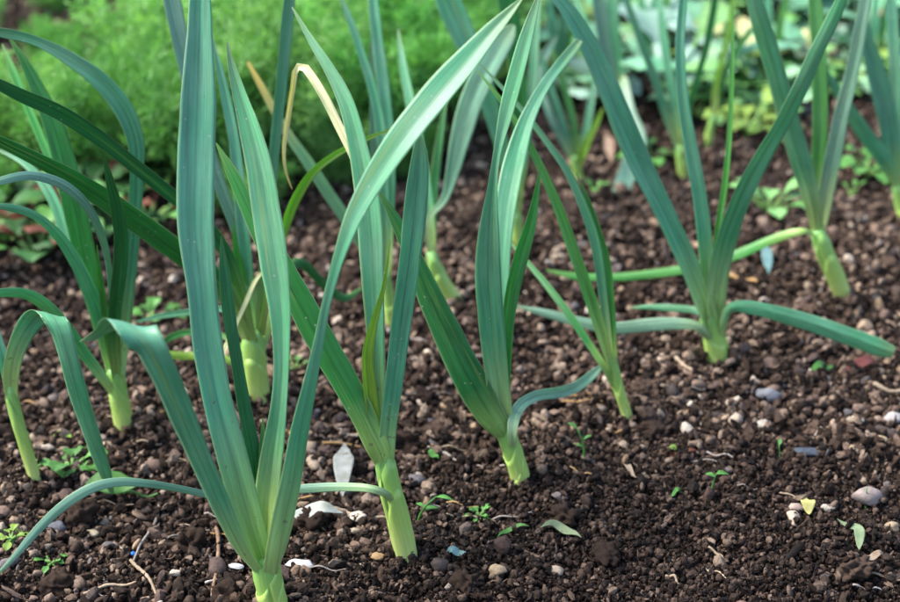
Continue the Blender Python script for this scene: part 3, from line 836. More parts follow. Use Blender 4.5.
# C: behind A
leek('leek half hidden behind the large front leek, two dark leaves sweeping far left', (258, 398),
     [(259, 400, 25), (256, 378, 27), (254, 355, 28), (252, 330, 24)], [
      lf([(254, 352, 14), (243, 300, 14), (226, 252, 14), (204, 222, 15), (178, 199, 15), (140, 169, 16), (100, 138, 17), (60, 112, 16), (20, 94, 14), (-20, 74, 10), (-60, 52, 2)], -.16, 'dark', .2, r=-30, pw=1),
      lf([(253, 358, 18), (240, 320, 21), (214, 280, 23), (180, 254, 24), (136, 222, 24), (92, 192, 21), (50, 167, 17), (0, 142, 12), (-35, 124, 2)], -.15, 'dark', -.15, r=-34, pw=1),
      lf([(254, 350, 12), (250, 310, 12), (246, 260, 13), (241, 205, 14), (234, 140, 12), (223, 84, 10), (211, 33, 1.5)], .06, 'leaf', .3),
      lf([(255, 350, 12), (253, 300, 13), (240, 240, 13), (222, 190, 14), (202, 130, 15), (188, 75, 17), (178, 30, 18), (170, -10, 18), (160, -60, 3)], .06, 'pale', .25, y=.008),
      lf([(257, 350, 10), (262, 290, 11), (268, 220, 11), (273, 165, 11), (278, 115, 12), (284, 55, 13), (289, 5, 13), (295, -50, 3)], .04, 'leaf', .3, y=.006),
      lf([(256, 352, 8), (265, 310, 8), (274, 262, 9), (284, 230, 10), (296, 198, 11), (315, 170, 9), (343, 150, 7), (368, 138, 5), (392, 129, 1.5)], -.02, 'lime', .5),
      lf([(252, 345, 5), (240, 318, 5), (221, 309, 6), (190, 312, 7), (160, 316, 6), (132, 323, 1)], .05, 'leaf', .2),
      lf([(250, 355, 5), (224, 336, 6), (195, 332, 7), (176, 335, 7), (163, 343, 6), (157, 352, 2)], .06, 'dark', .2),
      lf([(250, 370, 8, -.01), (222, 358, 9, 0), (195, 356, 9, .02), (168, 355, 9, .02), (154, 352, 2, .02)], 0, 'lime', -.2),
      lf([(264, 335, 3), (268, 290, 4), (264, 272, 4), (256, 280, 4), (247, 300, 5), (238, 320, 4), (229, 341, 5), (221, 356, 5), (219, 377, 1)], -.03, 'dry', .2, y=-.018),
      lf([(256, 350, 10), (246, 300, 11), (238, 262, 10), (232, 225, 1)], 0, 'green', .4, y=.004),
      lf([(260, 350, 12), (275, 300, 12), (287, 270, 12), (299, 262, 11), (322, 282, 10), (345, 298, 9), (362, 288, 3)], .08, 'dark', -.2, y=.01)])

# G, L: behind B
leek('slim blurred leek right behind the long-shafted leek, with a yellow dried tip', (392, 332),
     [(394, 334, 13), (390, 312, 13), (387, 290, 13), (385, 272, 12)], [
      lf([(387, 290, 10), (372, 258, 12), (352, 228, 13), (330, 195, 13), (308, 162, 12), (290, 137, 10), (274, 110, 8), (260, 84, 7), (248, 62, 3)], .05, 'yellow', .2),
      lf([(386, 285, 10), (385, 230, 11), (384, 180, 11), (381, 130, 11), (373, 90, 10), (362, 55, 9), (350, 20, 8), (338, -10, 2)], .06, 'leaf', .25),
      lf([(387, 285, 9), (389, 230, 10), (390, 180, 12), (388, 130, 13), (384, 90, 13), (378, 45, 12), (373, 0, 11), (370, -40, 2)], .08, 'leaf', .25, y=.01),
      lf([(386, 280, 7), (378, 200, 7), (373, 140, 6), (372, 70, 5), (371, 20, 1)], .05, 'pale', .25, y=.02)])
leek('blurred leek with a tilted yellowish shaft and a pale leaf hanging in an arc', (456, 303),
     [(458, 305, 17), (446, 288, 18), (436, 270, 17), (431, 252, 14)], [
      lf([(433, 260, 8), (428, 235, 6), (430, 217, 6), (444, 200, 8), (452, 175, 14), (459, 145, 20), (468, 112, 25), (482, 78, 27), (497, 50, 25), (509, 32, 18), (514, 25, 4)], .02, 'pale', .2),
      lf([(432, 262, 11), (430, 220, 12), (424, 170, 12), (414, 120, 11), (404, 70, 9), (398, 30, 2)], .10, 'leaf', .25),
      lf([(432, 262, 10), (433, 200, 10), (438, 150, 9), (446, 100, 3)], .08, 'dark', .25)])
# M
leek('blurred leek behind the twisted leek, with a broad dark leaf standing upright', (517, 250),
     [(519, 252, 15), (517, 232, 15), (516, 212, 14)], [
      lf([(516, 215, 13), (518, 170, 15), (519, 120, 17), (517, 70, 20), (510, 20, 21), (503, -20, 18), (496, -60, 3)], .03, 'dark', .25),
      lf([(515, 215, 12), (507, 170, 15), (494, 120, 18), (480, 75, 22), (464, 38, 26), (447, 0, 27), (432, -35, 8)], .03, 'leaf', .25, y=-.004),
      lf([(517, 212, 9), (525, 150, 10), (532, 90, 10), (536, 30, 9), (540, -20, 2)], .08, 'leaf', .25)])
# J
leek('leek with a curved pale shaft and a lower leaf lying left across the bed', (845, 298),
     [(845, 300, 18), (836, 278, 20), (825, 253, 21), (817, 230, 20)], [
      lf([(818, 238, 16), (813, 208, 18), (804, 172, 23), (791, 130, 24), (779, 85, 22), (766, 42, 21), (754, 0, 17), (742, -45, 3)], .02, 'leaf', -.25, y=-.006),
      lf([(819, 236, 14), (824, 205, 17), (832, 162, 18), (841, 118, 17), (852, 72, 15), (860, 30, 14), (867, -8, 11), (874, -45, 2)], .04, 'pale', .25),
      lf([(818, 232, 12), (818, 170, 15), (820, 120, 17), (819, 60, 16), (815, 0, 14), (812, -40, 3)], .06, 'green', .25, y=.008),
      lf([(816, 236, 4, -.008), (806, 231, 7, -.012), (795, 232, 10, -.01), (770, 240, 12, 0), (735, 255, 13, .01), (692, 267, 12, .02), (650, 274, 11, .025), (610, 277, 10, .03), (575, 276, 9, .035), (546, 270, 2, .04)], 0, 'green', -.25, r=18, k=.85, wrap=.2, wav=.08)])
# K
leek('leek at the right edge whose foot is hidden outside the picture', (907, 222),
     [(908, 224, 18), (903, 205, 18), (898, 185, 17)], [
      lf([(900, 190, 15), (893, 160, 18), (887, 118, 22), (876, 75, 21), (866, 38, 15), (858, 0, 6)], .02, 'leaf', .22),
      lf([(902, 195, 14), (889, 168, 17), (869, 140, 17), (851, 114, 15), (838, 92, 11), (820, 62, 2)], -.02, 'leaf', -.2, y=-.006),
      lf([(901, 190, 11), (897, 130, 12), (895, 60, 13), (892, 10, 12), (890, -30, 3)], .06, 'leaf', .22, y=.01),
      lf([(905, 190, 10), (915, 120, 12), (930, 40, 12), (940, -20, 2)], .03, 'leaf', .22)])
# N, O, P, Q: far blurred ones
leek('small blurred leek with a withered yellow leaf beside its foot', (578, 182),
     [(580, 184, 9), (577, 170, 10), (574, 156, 10)], [
      lf([(576, 165, 9), (568, 140, 9), (558, 110, 9), (549, 82, 8), (540, 50, 3)], .03, 'leaf', .25),
      lf([(577, 165, 8), (576, 140, 8), (569, 105, 8), (560, 75, 7), (550, 45, 2)], .05, 'green', .25),
      lf([(578, 162, 8), (584, 140, 8), (590, 110, 8), (594, 85, 6), (600, 50, 2)], .05, 'leaf', .25),
      lf([(577, 172, 7), (582, 155, 9), (589, 138, 8), (597, 122, 6), (603, 108, 2)], .0, 'lime', .3, y=-.006),
      lf([(576, 165, 7), (552, 120, 8), (542, 92, 8), (538, 72, 10), (547, 52, 9), (557, 36, 2)], .06, 'pale', .25, y=-.01)])
leek('small blurred leek with thin spreading leaves beyond the stout leek', (683, 176),
     [(684, 178, 11), (681, 160, 11), (679, 145, 10)], [
      lf([(680, 152, 8), (668, 120, 9), (656, 82, 9), (641, 42, 9), (628, 5, 7), (615, -30, 2)], .03, 'leaf', .25),
      lf([(681, 152, 7), (687, 115, 7), (696, 82, 7), (706, 48, 8), (714, 5, 8), (720, -30, 2)], .03, 'dark', .25),
      lf([(680, 150, 8), (674, 100, 9), (667, 60, 9), (662, 20, 8), (658, -20, 2)], .06, 'leaf', .25),
      lf([(682, 172, 5), (672, 176, 5), (655, 174, 5), (640, 170, 2)], -.01, 'dry', .2)])
leek('far blurred leek with a thin yellowish shaft leaning right', (706, 148),
     [(706, 150, 9), (710, 132, 9), (714, 115, 8)], [
      lf([(713, 120, 8), (721, 85, 8), (731, 60, 8), (745, 38, 7), (760, 20, 2)], .02, 'green', .25),
      lf([(713, 118, 7), (717, 80, 7), (727, 40, 6), (733, 0, 6), (736, -30, 2)], .03, 'lime', .25)])
leek('far blurred leek with broad leaves in a fan behind the twisted leek', (622, 130),
     [(622, 132, 12), (620, 118, 12), (618, 104, 12)], [
      lf([(619, 110, 12), (611, 75, 14), (603, 35, 15), (597, -5, 14), (590, -40, 3)], .04, 'pale', .25),
      lf([(620, 110, 12), (618, 70, 15), (613, 30, 15), (612, -10, 13), (611, -40, 3)], .05, 'leaf', .25, y=.01),
      lf([(620, 112, 10), (608, 85, 11), (594, 55, 12), (582, 20, 12), (572, -15, 3)], .06, 'leaf', .25, y=.02),
      lf([(621, 110, 12), (621, 80, 14), (628, 112, 16), (637, 140, 20), (632, 160, 20), (622, 190, 20), (613, 215, 17), (606, 245, 4)], -.30, 'pale', .2, pw=1.2)])

for lab, fx, fy, ls in [('far leek between the back cabbages right of the dark upright leaf', 560, 92, [(-8, -14), (3, 6), (14, 26)]),
                        ('far leek whose three leaves rise among the salad plants at the top right', 770, 84, [(-14, -28), (-2, -4), (12, 30)]),
                        ('far leek in the top right corner before the dark bush', 872, 74, [(-12, -20), (4, 10), (16, 34)]),
                        ('far leek standing in the middle of the back greenery', 655, 80, [(-12, -24), (0, 3), (10, 22)])]:
    leek(lab, (fx, fy), [(fx, fy + 2, 9), (fx, fy - 10, 9), (fx, fy - 20, 9)],
         [lf([(fx, fy - 12, 8), (fx + a * .6, fy - 40, 9), (fx + a, fy - 70, 9), (fx + b, fy - 125, 2)], .04, 'leaf' if a < 5 else 'green', .25) for a, b in ls])
# ------------------------------------------------------------------ things lying on the soil
def flat_leaf(name, label, cat, a, b, w, mat, lift=.006, curl=.15, belly=.5, fold=.07, bend=0.0, group=None, mid=None):
    """a fallen leaf from pixel a to pixel b, w pixels wide, lying on the crumbs"""
    A, B = ground_pt(*a, lift), ground_pt(*b, lift)
    if mid is not None: rows = [A, ground_pt(*mid, lift), B]
    else: rows = [A, (A + B) / 2 + np.array([0, 0, .002]), B]
    n = 18
    C = catmull(np.array(rows), n)
    s = np.linspace(0, 1, n)
    L = np.linalg.norm(A - B)
    C[:, 2] += curl * L * .25 * np.sin(s * math.pi) + .0015 * np.sin(s * 9 + a[0])
    wm = px2m(w, (A + B) / 2)
    prof = np.maximum(np.sin(math.pi * s ** (math.log(.5) / math.log(belly))), .05)
    T = unit(np.gradient(C, axis=0))
    up = np.array([0, -.55, .84]) if abs(B[1] - A[1]) < abs(B[0] - A[0]) else np.array([0, -.3, .95])
    wv = unit(np.cross(T, np.tile(up, (n, 1))))
    o = ribbon(name, C, wm * prof, mat, None, fold, 0, wv, 0, th=.0005, wav=.06, seed=a[0])
    return tag(o, label, cat, group)

def rod(name, label, cat, pts, r, mat, lift=.003, parent=None, seed=1):
    P = catmull(np.array([ground_pt(x, y, lift) for x, y in pts]), 8 + 5 * len(pts))
    P[:, 2] += .0012 * np.sin(np.linspace(0, 9, len(P)) + seed)
    n = len(P)
    R = r * (1 - .35 * np.linspace(0, 1, n)) * (1 + .15 * np.sin(np.arange(n) * 1.9 + seed))
    R[0] *= .7; R[-1] *= .5
    return tag(tube(name, P, R, mat, parent, 8, rough=.12, seed=seed), label, cat)

flat_leaf('fallen_leaf', 'pale silvery spear-shaped leaf pointing up the slope between the two front leeks', 'leaf', (343, 510), (345, 457), 21, M['white_leaf'], .012)
flat_leaf('fallen_leaf', 'white lens-shaped leaf lying sideways right of the front leek', 'leaf', (291, 533), (343, 527), 16, M['white_leaf'], .013, belly=.42)
flat_leaf('fallen_leaf', 'glossy green oval leaf lying under the thin arching leaf', 'leaf', (146, 503), (84, 504), 26, M['weed'], .014, belly=.55)
flat_leaf('fallen_leaf', 'dark red fallen leaf at the right edge', 'leaf', (838, 380), (882, 366), 11, M['red_leaf'], .005)
flat_leaf('fallen_leaf', 'small yellow leaf tip standing by pale pebbles', 'leaf', (808, 526), (804, 511), 15, M['yellow_leaf'], .010, fold=.02)
flat_leaf('fallen_leaf', 'wilted pale green leaf bent over at lower right', 'leaf', (858, 560), (836, 530), 11, M['sage'], .007, mid=(856, 540))
flat_leaf('fallen_leaf', 'olive curled leaf on dark soil right of the long-shafted leek', 'leaf', (540, 541), (581, 553), 9, M['sage'], .011, mid=(556, 540))
flat_leaf('fallen_leaf', 'narrow fresh green blade on dark soil, left of the olive curled leaf', 'leaf', (497, 549), (529, 537), 5, M['weed'], .008, mid=(508, 540))
flat_leaf('leaf_scrap', 'tiny pale blue-green scrap near the bottom centre', 'leaf scrap', (445, 561), (466, 562), 8, M['blue_scrap'], .006)
flat_leaf('leaf_scrap', 'small blue-green scrap left of the red leaf', 'leaf scrap', (809, 378), (833, 374), 9, M['weed'], .006)
flat_leaf('leaf_scrap', 'curled blue-green leaf scrap left of the curved shaft', 'leaf scrap', (768, 284), (764, 254), 11, M['blue_scrap'], .008)
flat_leaf('leaf_scrap', 'tiny green leaf scrap on the dark dug soil', 'leaf scrap', (669, 502), (684, 498), 4, M['weed'], .005)
flat_leaf('leaf_scrap', 'pale wood sliver left of the dark dug soil', 'wood sliver', (620, 470), (636, 485), 6, M['straw'], .005, fold=.3)
flat_leaf('leaf_scrap', 'small green scrap on soil left of the twisted leek', 'leaf scrap', (427, 458), (439, 466), 7, M['weed'], .005)
flat_leaf('bleached_stalk', 'bleached beige stalk in the blurred soil left of the stout leek', 'stalk', (611, 175), (607, 145), 10, M['dead'], .012)
flat_leaf('leaf_scrap', 'small pale dry flake at the lower right edge', 'leaf scrap', (862, 569), (884, 566), 7, M['straw'], .006)

rod('twig', 'grey crooked twig running down from the green oval leaf', 'twig', [(161, 507), (157, 525), (146, 545), (133, 569)], .0011, M['grey_twig'], .006, seed=2)
rod('root', 'white forked root end at the bottom left', 'root', [(131, 568), (142, 577), (150, 588), (160, 606)], .0013, M['straw'], .006, seed=3)
rod('straw', 'pale straw lying flat at the bottom left', 'straw', [(84, 600), (110, 594), (137, 590)], .0012, M['straw'], .006, seed=4)
rod('root', 'thin brown root hanging down left of the front shaft', 'root', [(217, 532), (219, 555), (217, 577), (212, 606)], .0015, M['brown_twig'], .006, seed=5)
rod('straw', 'cream stalk pointing at the long pale shaft', 'straw', [(326, 513), (345, 519), (368, 524), (390, 525)], .0016, M['straw'], .005, seed=6)
rod('straw', 'orange-brown straw behind the front leek', 'straw', [(284, 436), (305, 447), (330, 449), (362, 453)], .0014, M['ochre'], .005, seed=7)
rod('twig', 'brown twig with greenish end left of the twisted leek', 'twig', [(442, 413), (462, 419), (490, 430)], .0015, M['brown_twig'], .005, seed=8)
rod('twig', 'short beige twig below the brown twig', 'twig', [(428, 453), (442, 459), (458, 466)], .0012, M['grey_twig'], .005, seed=9)
rod('twig', 'thin twig in shade between the two middle leeks', 'twig', [(406, 342), (422, 347), (440, 355)], .0016, M['grey_twig'], .005, seed=10)
rod('straw', 'short pale straw below the stout leek', 'straw', [(660, 359), (676, 364), (692, 377)], .0018, M['straw'], .005, seed=11)
rod('straw', 'pale straw at the right edge under the red leaf', 'straw', [(868, 390), (885, 396), (906, 400)], .002, M['straw'], .006, seed=12)
rod('straw', 'yellowish stalk lying beside the stout leek', 'straw', [(726, 282), (742, 286), (757, 288)], .0022, M['ochre'], .006, seed=13)
rod('root', 'white thread of root at bottom right', 'root', [(708, 556), (716, 560), (724, 569)], .0010, M['straw'], .006, seed=14)
rod('straw', 'tan straw piece near the yellow stalk left of centre', 'straw', [(410, 432), (380, 434), (330, 430)], .0011, M['brown_twig'], .005, seed=15)
rod('root', 'pale curled root at bottom right of centre', 'root', [(665, 583), (672, 584), (678, 592)], .0010, M['straw'], .006, seed=16)
rod('straw', 'dry beige stalk end beside the leftmost front shaft', 'straw', [(118, 500), (150, 505), (160, 504)], .0011, M['weed'], .008, seed=17)

_r = random.Random(12)
for k in range(64):                        # loose fibres lying between the crumbs
    x, y = _r.uniform(10, 880) if k % 3 else _r.uniform(10, 420), _r.uniform(370, 598)
    a = _r.uniform(-.7, .7); L = _r.uniform(9, 26)
    o = rod('fibre', None, None, [(x, y), (x + L * math.cos(a), y + L * math.sin(a) * .6), (x + 2 * L * math.cos(a + _r.uniform(-.3, .3)), y + 1.2 * L * math.sin(a))], _r.uniform(.0004, .0009), _r.choice([M['straw'], M['brown_twig'], M['grey_twig'], M['ochre']]), .005, ground, k)

def chip(name, label, cat, px, w, mat, seed, squash=(1, .7, .5), sub=3, rough=.22, rot=0.0, facets=7, sink=.45):
    g = ground_pt(*px)
    me = lump_mesh(name, seed, mat, sub, rough, squash, facets)
    o = bpy.data.objects.new(name, me)
    r = px2m(w, g) / 2
    o.scale = (r, r, r)
    o.location = (g[0], g[1], g[2] + r * squash[2] * sink + .0035)
    o.rotation_euler = (.15, .1, rot)
    COL.objects.link(o)
    return tag(o, label, cat)
chip('white_shard', 'bright white flat shard right of the front shaft', 'shard', (300, 570), 28, M['white_chip'], 301, (1, .5, .25), 3, .3)
chip('white_shard', 'small white shard left of the front shaft', 'shard', (237, 572), 17, M['white_chip'], 302, (1, .5, .3), 3, .3)
chip('stone', 'round cream-white pebble, brightest on the right side of the bed', 'stone', (762, 431), 20, one_stone('cream_stone', (.62, .56, .46)), 303)
chip('stone', 'smooth blue-grey stone above the cream-white pebble', 'stone', (768, 402), 27, one_stone('grey_stone', (.26, .27, .30)), 304, (1, .7, .6))
chip('slate', 'long dark blue-grey slate chip lying flat', 'slate', (813, 459), 38, one_stone('slate', (.075, .095, .13)), 305, (1, .38, .22), rot=-.1)
chip('stone', 'tan pebble by the right edge, above the square grey stone', 'stone', (879, 446), 17, one_stone('tan_stone', (.40, .30, .18)), 306)
chip('stone', 'large square pinkish-grey stone with a grass sprout', 'stone', (866, 506), 30, one_stone('pink_stone', (.27, .22, .20)), 307, (1, .85, .7), facets=10)
chip('stone', 'round tan stone near the bottom right corner', 'stone', (892, 533), 17, one_stone('ochre_stone', (.42, .32, .20)), 308)
chip('stone', 'pale oval pebble right of the yellow leaf tip', 'stone', (828, 515), 16, one_stone('pale_stone', (.52, .46, .38)), 309)
chip('stone', 'pinkish oval pebble left of the yellow leaf tip', 'stone', (795, 514), 17, one_stone('rose_stone', (.34, .26, .22)), 310)
chip('stone', 'round tan stone near the bottom centre', 'stone', (498, 578), 18, one_stone('sand_stone', (.38, .28, .17)), 311, (1, .85, .8))
chip('stone', 'dark round stone left of the tan bottom stone', 'stone', (441, 572), 20, one_stone('dark_stone', (.075, .055, .05)), 312, (1, .85, .75))
chip('stone', 'grey stone right of the twisted leek foot', 'stone', (560, 503), 17, one_stone('grey_brown_stone', (.20, .17, .16)), 313)
chip('stone', 'orange-brown pebble below the long shaft', 'stone', (378, 562), 14, one_stone('orange_stone', (.42, .27, .13)), 314)
chip('stone', 'tan pebble above the foot of the long-shafted leek', 'stone', (354, 537), 14, one_stone('beige_stone', (.42, .34, .24)), 315)
chip('stone', 'white round pebble at the bottom edge left of the front shaft', 'stone', (226, 592), 13, one_stone('white_stone', (.66, .62, .55)), 316)
chip('stone', 'beige pebble left of the brown hanging root', 'stone', (176, 579), 13, one_stone('light_stone', (.48, .42, .34)), 317)
chip('stone', 'dark blue-grey angular stone under the thin arching leaf', 'stone', (58, 534), 20, one_stone('blue_grey_stone', (.11, .115, .135)), 318, (1, .8, .7), facets=10)
chip('stone', 'beige pebble left of the crooked twig', 'stone', (93, 539), 14, one_stone('buff_stone', (.40, .33, .22)), 319)
chip('stone', 'cream stone at the left below the folded leaf', 'stone', (48, 453), 14, one_stone('cream_grey_stone', (.42, .36, .29)), 320)
chip('clod', 'large crumbling brown clod left of the front leek', 'clod', (192, 556), 38, M['clod'], 321, (1, .8, .8), 4, 1.2, .3, 3)
chip('clod', 'dark upright brown clod under the arching leaf', 'clod', (82, 526), 30, M['clod'], 322, (1, .8, .9), 4, .9, .8, 3)
chip('clod', 'wide brown clod between the two middle leeks', 'clod', (402, 452), 32, M['clod'], 323, (1, .8, .7), 4, 1.0, .1, 3)
chip('clod', 'dark clod right of the twisted leek', 'clod', (565, 525), 30, M['clod'], 324, (1, .8, .6), 4, 1.0, .5, 3)
chip('clod', 'greyish clod beside the thin young leek', 'clod', (652, 437), 28, M['clod'], 325, (1, .8, .6), 4, 1.0, .9, 3)
chip('stone', 'pale grey wedge stone at the right edge', 'stone', (893, 424), 22, one_stone('wedge_stone', (.40, .38, .37)), 326)
chip('stone', 'buff pebble left of the right-edge wedge stone', 'stone', (852, 429), 14, one_stone('buff_pebble', (.44, .36, .26)), 327)
chip('bead', 'tiny blue plastic bead by the crooked twig', 'bead', (134, 559), 6, M['blue_bead'], 328, (1, .9, .8), 2, .1)

# ------------------------------------------------------------------ small weeds and seedlings
def blade_leaf(parent, root_p, dirv, length, width, mat, droop=.4, fold=.2, belly=.5, n=10, up=(0, 0, 1), name='leaf', seed=0, wav=.05):
    dirv = unit(np.array(dirv, float))
    s = np.linspace(0, 1, n)
    C = root_p + np.outer(s * length, dirv)
    C[:, 2] -= droop * length * s ** 2
    prof = np.maximum(np.sin(math.pi * s ** (math.log(.5) / math.log(belly))), .12)
    T = unit(np.gradient(C, axis=0))
    side = unit(np.cross(T, np.tile(np.array(up, float), (n, 1))))
    return ribbon(name, C, width * prof, mat, parent, fold, 0, side, 0, th=.0004, wav=wav, seed=seed)

def sprout(name, label, cat, px, stem_px, leaves, mat, stem_mat=None, r=.0007, group=None):
    """stem through pixels (bottom to top, standing upright), leaves: (share of the stem, side angle, length m, width m, rise)"""
    g = ground_pt(*px)
    root = empty(name, g, label, cat, group)
    P = [np.array(g) - np.array([0, 0, .004])] + [at_y(x, y, g[1]) for x, y in stem_px]
    C = catmull(np.array(P), 12)
    tube('stem', C, np.linspace(r, r * .55, 12), stem_mat or mat, root, 7)
    for i, (f, ang, L, w, rise) in enumerate(leaves):
        p = C[int(f * 11)]
        blade_leaf(root, p, (math.cos(ang), math.sin(ang), rise), L, w, mat, seed=i + px[0])
    return root
rad = math.radians
sprout('seedling', 'curved green seedling beside the long shaft of the front-row leek', 'seedling', (418, 526), [(419, 518), (425, 507), (436, 497)], [(.55, .2, .012, .005, .5), (1, .1, .012, .005, .1), (.7, 2.6, .008, .004, .6)], M['weed'], r=.0011)
sprout('seedling', 'tall thin seedling on dark soil right of the twisted leek', 'seedling', (583, 466), [(584, 455), (583, 443), (578, 430)], [(1, 2.4, .012, .004, .7), (.8, .4, .010, .003, .9), (.6, 2.8, .009, .003, .8)], M['weed'], r=.0011)
sprout('seedling', 'two-leaved seedling standing on the dark dug soil', 'seedling', (713, 503), [(711, 494), (713, 484), (716, 474)], [(1, .3, .010, .006, .2), (.95, 2.6, .008, .005, .5), (.3, 2.9, .006, .003, .6)], M['weed'], r=.0009)
sprout('seedling', 'single upright seedling below the cream-white pebble', 'seedling', (780, 463), [(780, 455), (779, 446)], [(1, 1.2, .008, .003, 1.2), (.2, 2.8, .014, .006, .3), (.3, 3.4, .010, .004, .4)], M['weed'])
sprout('seedling', 'tiny grass sprout on the square grey stone', 'seedling', (866, 510), [(866, 500), (867, 488)], [(.5, 2.4, .010, .0015, 1.5), (.4, .6, .009, .0015, 1.6)], M['weed'])
def rosette(name, label, cat, px, n, L, w, mat, rise=.5, group=None, seed=0, droop=.5, belly=.6, petiole=.35, mats=None, yshift=0.0, wav=.1):
    """ground-hugging plant: leaves on stalks around one foot"""
    g = ground_pt(*px)
    g[1] += yshift
    root = empty(name, g, label, cat, group)
    rr = random.Random(seed)
    for i in range(n):
        a = 2.4 * i + rr.uniform(-.4, .4)
        l = L * rr.uniform(.65, 1.15)
        up = rise * rr.uniform(.6, 1.4) * (1.5 if i > n * .6 else .8)
        d = unit(np.array([math.cos(a), math.sin(a), up]))
        foot = np.array(g) + np.array([0, 0, .002])
        stem_end = foot + d * l * petiole
        k = tube('stalk', np.array([foot - d * .004, (foot + stem_end) / 2, stem_end]), [w * .06 + .0005] * 3, M['fern_stem'] if mat is not M['cabbage'] else M['cabbage_pale'], root, 6)
        mm = mats[i % len(mats)] if mats else mat
        blade_leaf(root, stem_end, d, l * (1 - petiole), w * rr.uniform(.8, 1.15), mm, droop, .25, belly, 12, seed=i + seed, wav=wav)
    return root
rosette('weed', 'round-leaved green weed beside the folded leaf at left', 'weed', (73, 470), 9, .030, .016, M['weed'], .5, seed=3)
rosette('weed', 'tiny bright green chickweed on dark soil near the bottom centre', 'weed', (480, 520), 12, .014, .005, M['weed'], .7, seed=4)
rosette('weed', 'tiny red and yellow weed left of the dark hollow', 'weed', (681, 460), 10, .013, .006, M['weed_lime'], .6, seed=5, mats=[M['weed_lime'], M['weed_red'], M['weed_red']])
rosette('weed', 'small lime weed at the lower left edge', 'weed', (12, 542), 8, .014, .006, M['weed_lime'], .5, seed=6)
rosette('weed', 'small green weed below the arching leaf at lower left', 'weed', (52, 566), 6, .013, .006, M['weed'], .5, seed=7)
rosette('weed', 'bright green seedling clump behind the left leek', 'weed', (152, 325), 7, .034, .013, M['weed'], 1.2, seed=8)
rosette('weed', 'pale chickweed bit above the arching leaf', 'weed', (62, 441), 6, .012, .004, M['weed_lime'], .6, seed=9)
rosette('weed', 'bushy green weed right of the stout leek in the blur', 'weed', (768, 215), 10, .055, .017, M['salad'], 1.0, seed=10)
rosette('weed', 'light green weed below the leaning blurred leeks on the right', 'weed', (868, 176), 12, .045, .017, M['weed'], .9, seed=11)
rosette('weed', 'small round weed in blurred soil left of the stout leek', 'weed', (649, 162), 7, .035, .017, M['weed'], .6, seed=12)
rosette('weed', 'single upright weed at far right before the curved shaft', 'weed', (851, 200), 4, .03, .006, M['weed'], 2.2, seed=13)
rosette('weed', 'tiny pale weed beside the blurred soil near the thin leek', 'weed', (594, 195), 5, .025, .007, M['weed'], 1.4, seed=14)
rosette('weed', 'yellow-green bushy plant at the far edge of the bed', 'weed', (748, 136), 12, .075, .026, M['weed_lime'], .9, seed=15)
rosette('weed', 'small weed next to the orange straw', 'weed', (296, 372), 4, .02, .006, M['weed'], 1.4, seed=16)

# ------------------------------------------------------------------ feathery plants at the back left
def feather_mesh(name, seed, height_, spread, nfr, mat):
    """finely cut foliage: fronds with two orders of threadlike segments, many thin blades"""
    rr = np.random.default_rng(seed)
    V = []; F = []
    def blade(p, d, L, w):
        side = np.cross(d, rr.normal(size=3)); side /= np.linalg.norm(side) + 1e-9
        i = len(V)
        V.extend([p - side * w * .5, p + side * w * .5, p + d * L * .6 + side * w * .45, p + d * L, p + d * L * .6 - side * w * .45])
        F.append((i, i + 1, i + 2, i + 3, i + 4))
    for f in range(nfr):
        a = rr.uniform(0, 6.28); out = rr.uniform(.1, 1) ** .7
        d = np.array([math.cos(a) * out * spread, math.sin(a) * out * spread, height_ * rr.uniform(.65, 1.05)])
        s0 = np.array([math.cos(a), math.sin(a), 0]) * .01
        for k in range(15):
            t = .22 + .78 * k / 14
            p = s0 + d * t + np.array([0, 0, -.25 * height_ * out * t * t])
            for _ in range(3):
                v = rr.normal(size=3) + unit(d) * .7; v /= np.linalg.norm(v)
                l1 = .035 * (1.15 - t) + .012
                for q in range(6):
                    pp = p + v * l1 * (q + 1) / 6
                    b = rr.normal(size=3) * .8 + v * .6 + np.array([0, 0, .35]); b /= np.linalg.norm(b)
                    blade(pp, b, rr.uniform(.008, .017), rr.uniform(.0011, .0022))
    me = bpy.data.meshes.new(name)
    me.from_pydata([tuple(v) for v in V], [], F)
    me.materials.append(mat); me.update()
    return me
def stalks_mesh(name, seed, height_, spread, n, mat):
    rr = random.Random(seed); V = []; F = []
    for k in range(n):
        a = rr.uniform(0, 6.28); o = rr.uniform(.1, .7)
        for t in (0, 1):
            c = np.array([math.cos(a), math.sin(a), 0]) * (.008 + o * spread * t) + np.array([0, 0, height_ * .75 * t - .01 * (1 - t)])
            for q in range(4):
                w = .0016 * (1 - .5 * t)
                V.append(c + np.array([math.cos(q * 1.571) * w, math.sin(q * 1.571) * w, 0]))
        b = k * 8
        for q in range(4): F.append((b + q, b + (q + 1) % 4, b + 4 + (q + 1) % 4, b + 4 + q))
    me = bpy.data.meshes.new(name); me.from_pydata([tuple(v) for v in V], [], F); me.materials.append(mat); me.update()
    return me
FE = [(feather_mesh('foliage', 400 + i, 1.0 * h, s, 26, m), stalks_mesh('stalks', 500 + i, h, s, 18, M['fern_stem'])) for i, (h, s, m) in enumerate([(.15, .09, M['fern']), (.17, .10, M['fern2']), (.14, .10, M['fern'])])]
def feathery(x, y, k, sc, label, group):
    g = (x, y, float(height(x, y)))
    root = empty('feathery_plant', g, label, 'plant', group)
    root.scale = (sc, sc, sc); root.rotation_euler = (0, 0, random.uniform(0, 6.28))
    for nm, me in zip(('foliage', 'stalks'), FE[k % 3]):
        o = bpy.data.objects.new(nm, me); COL.objects.link(o); o.parent = root
GF = 'feathery plants in the green mass behind the left leeks'
LF = 'feathery bright green plant in the blurred mass behind the left leeks'
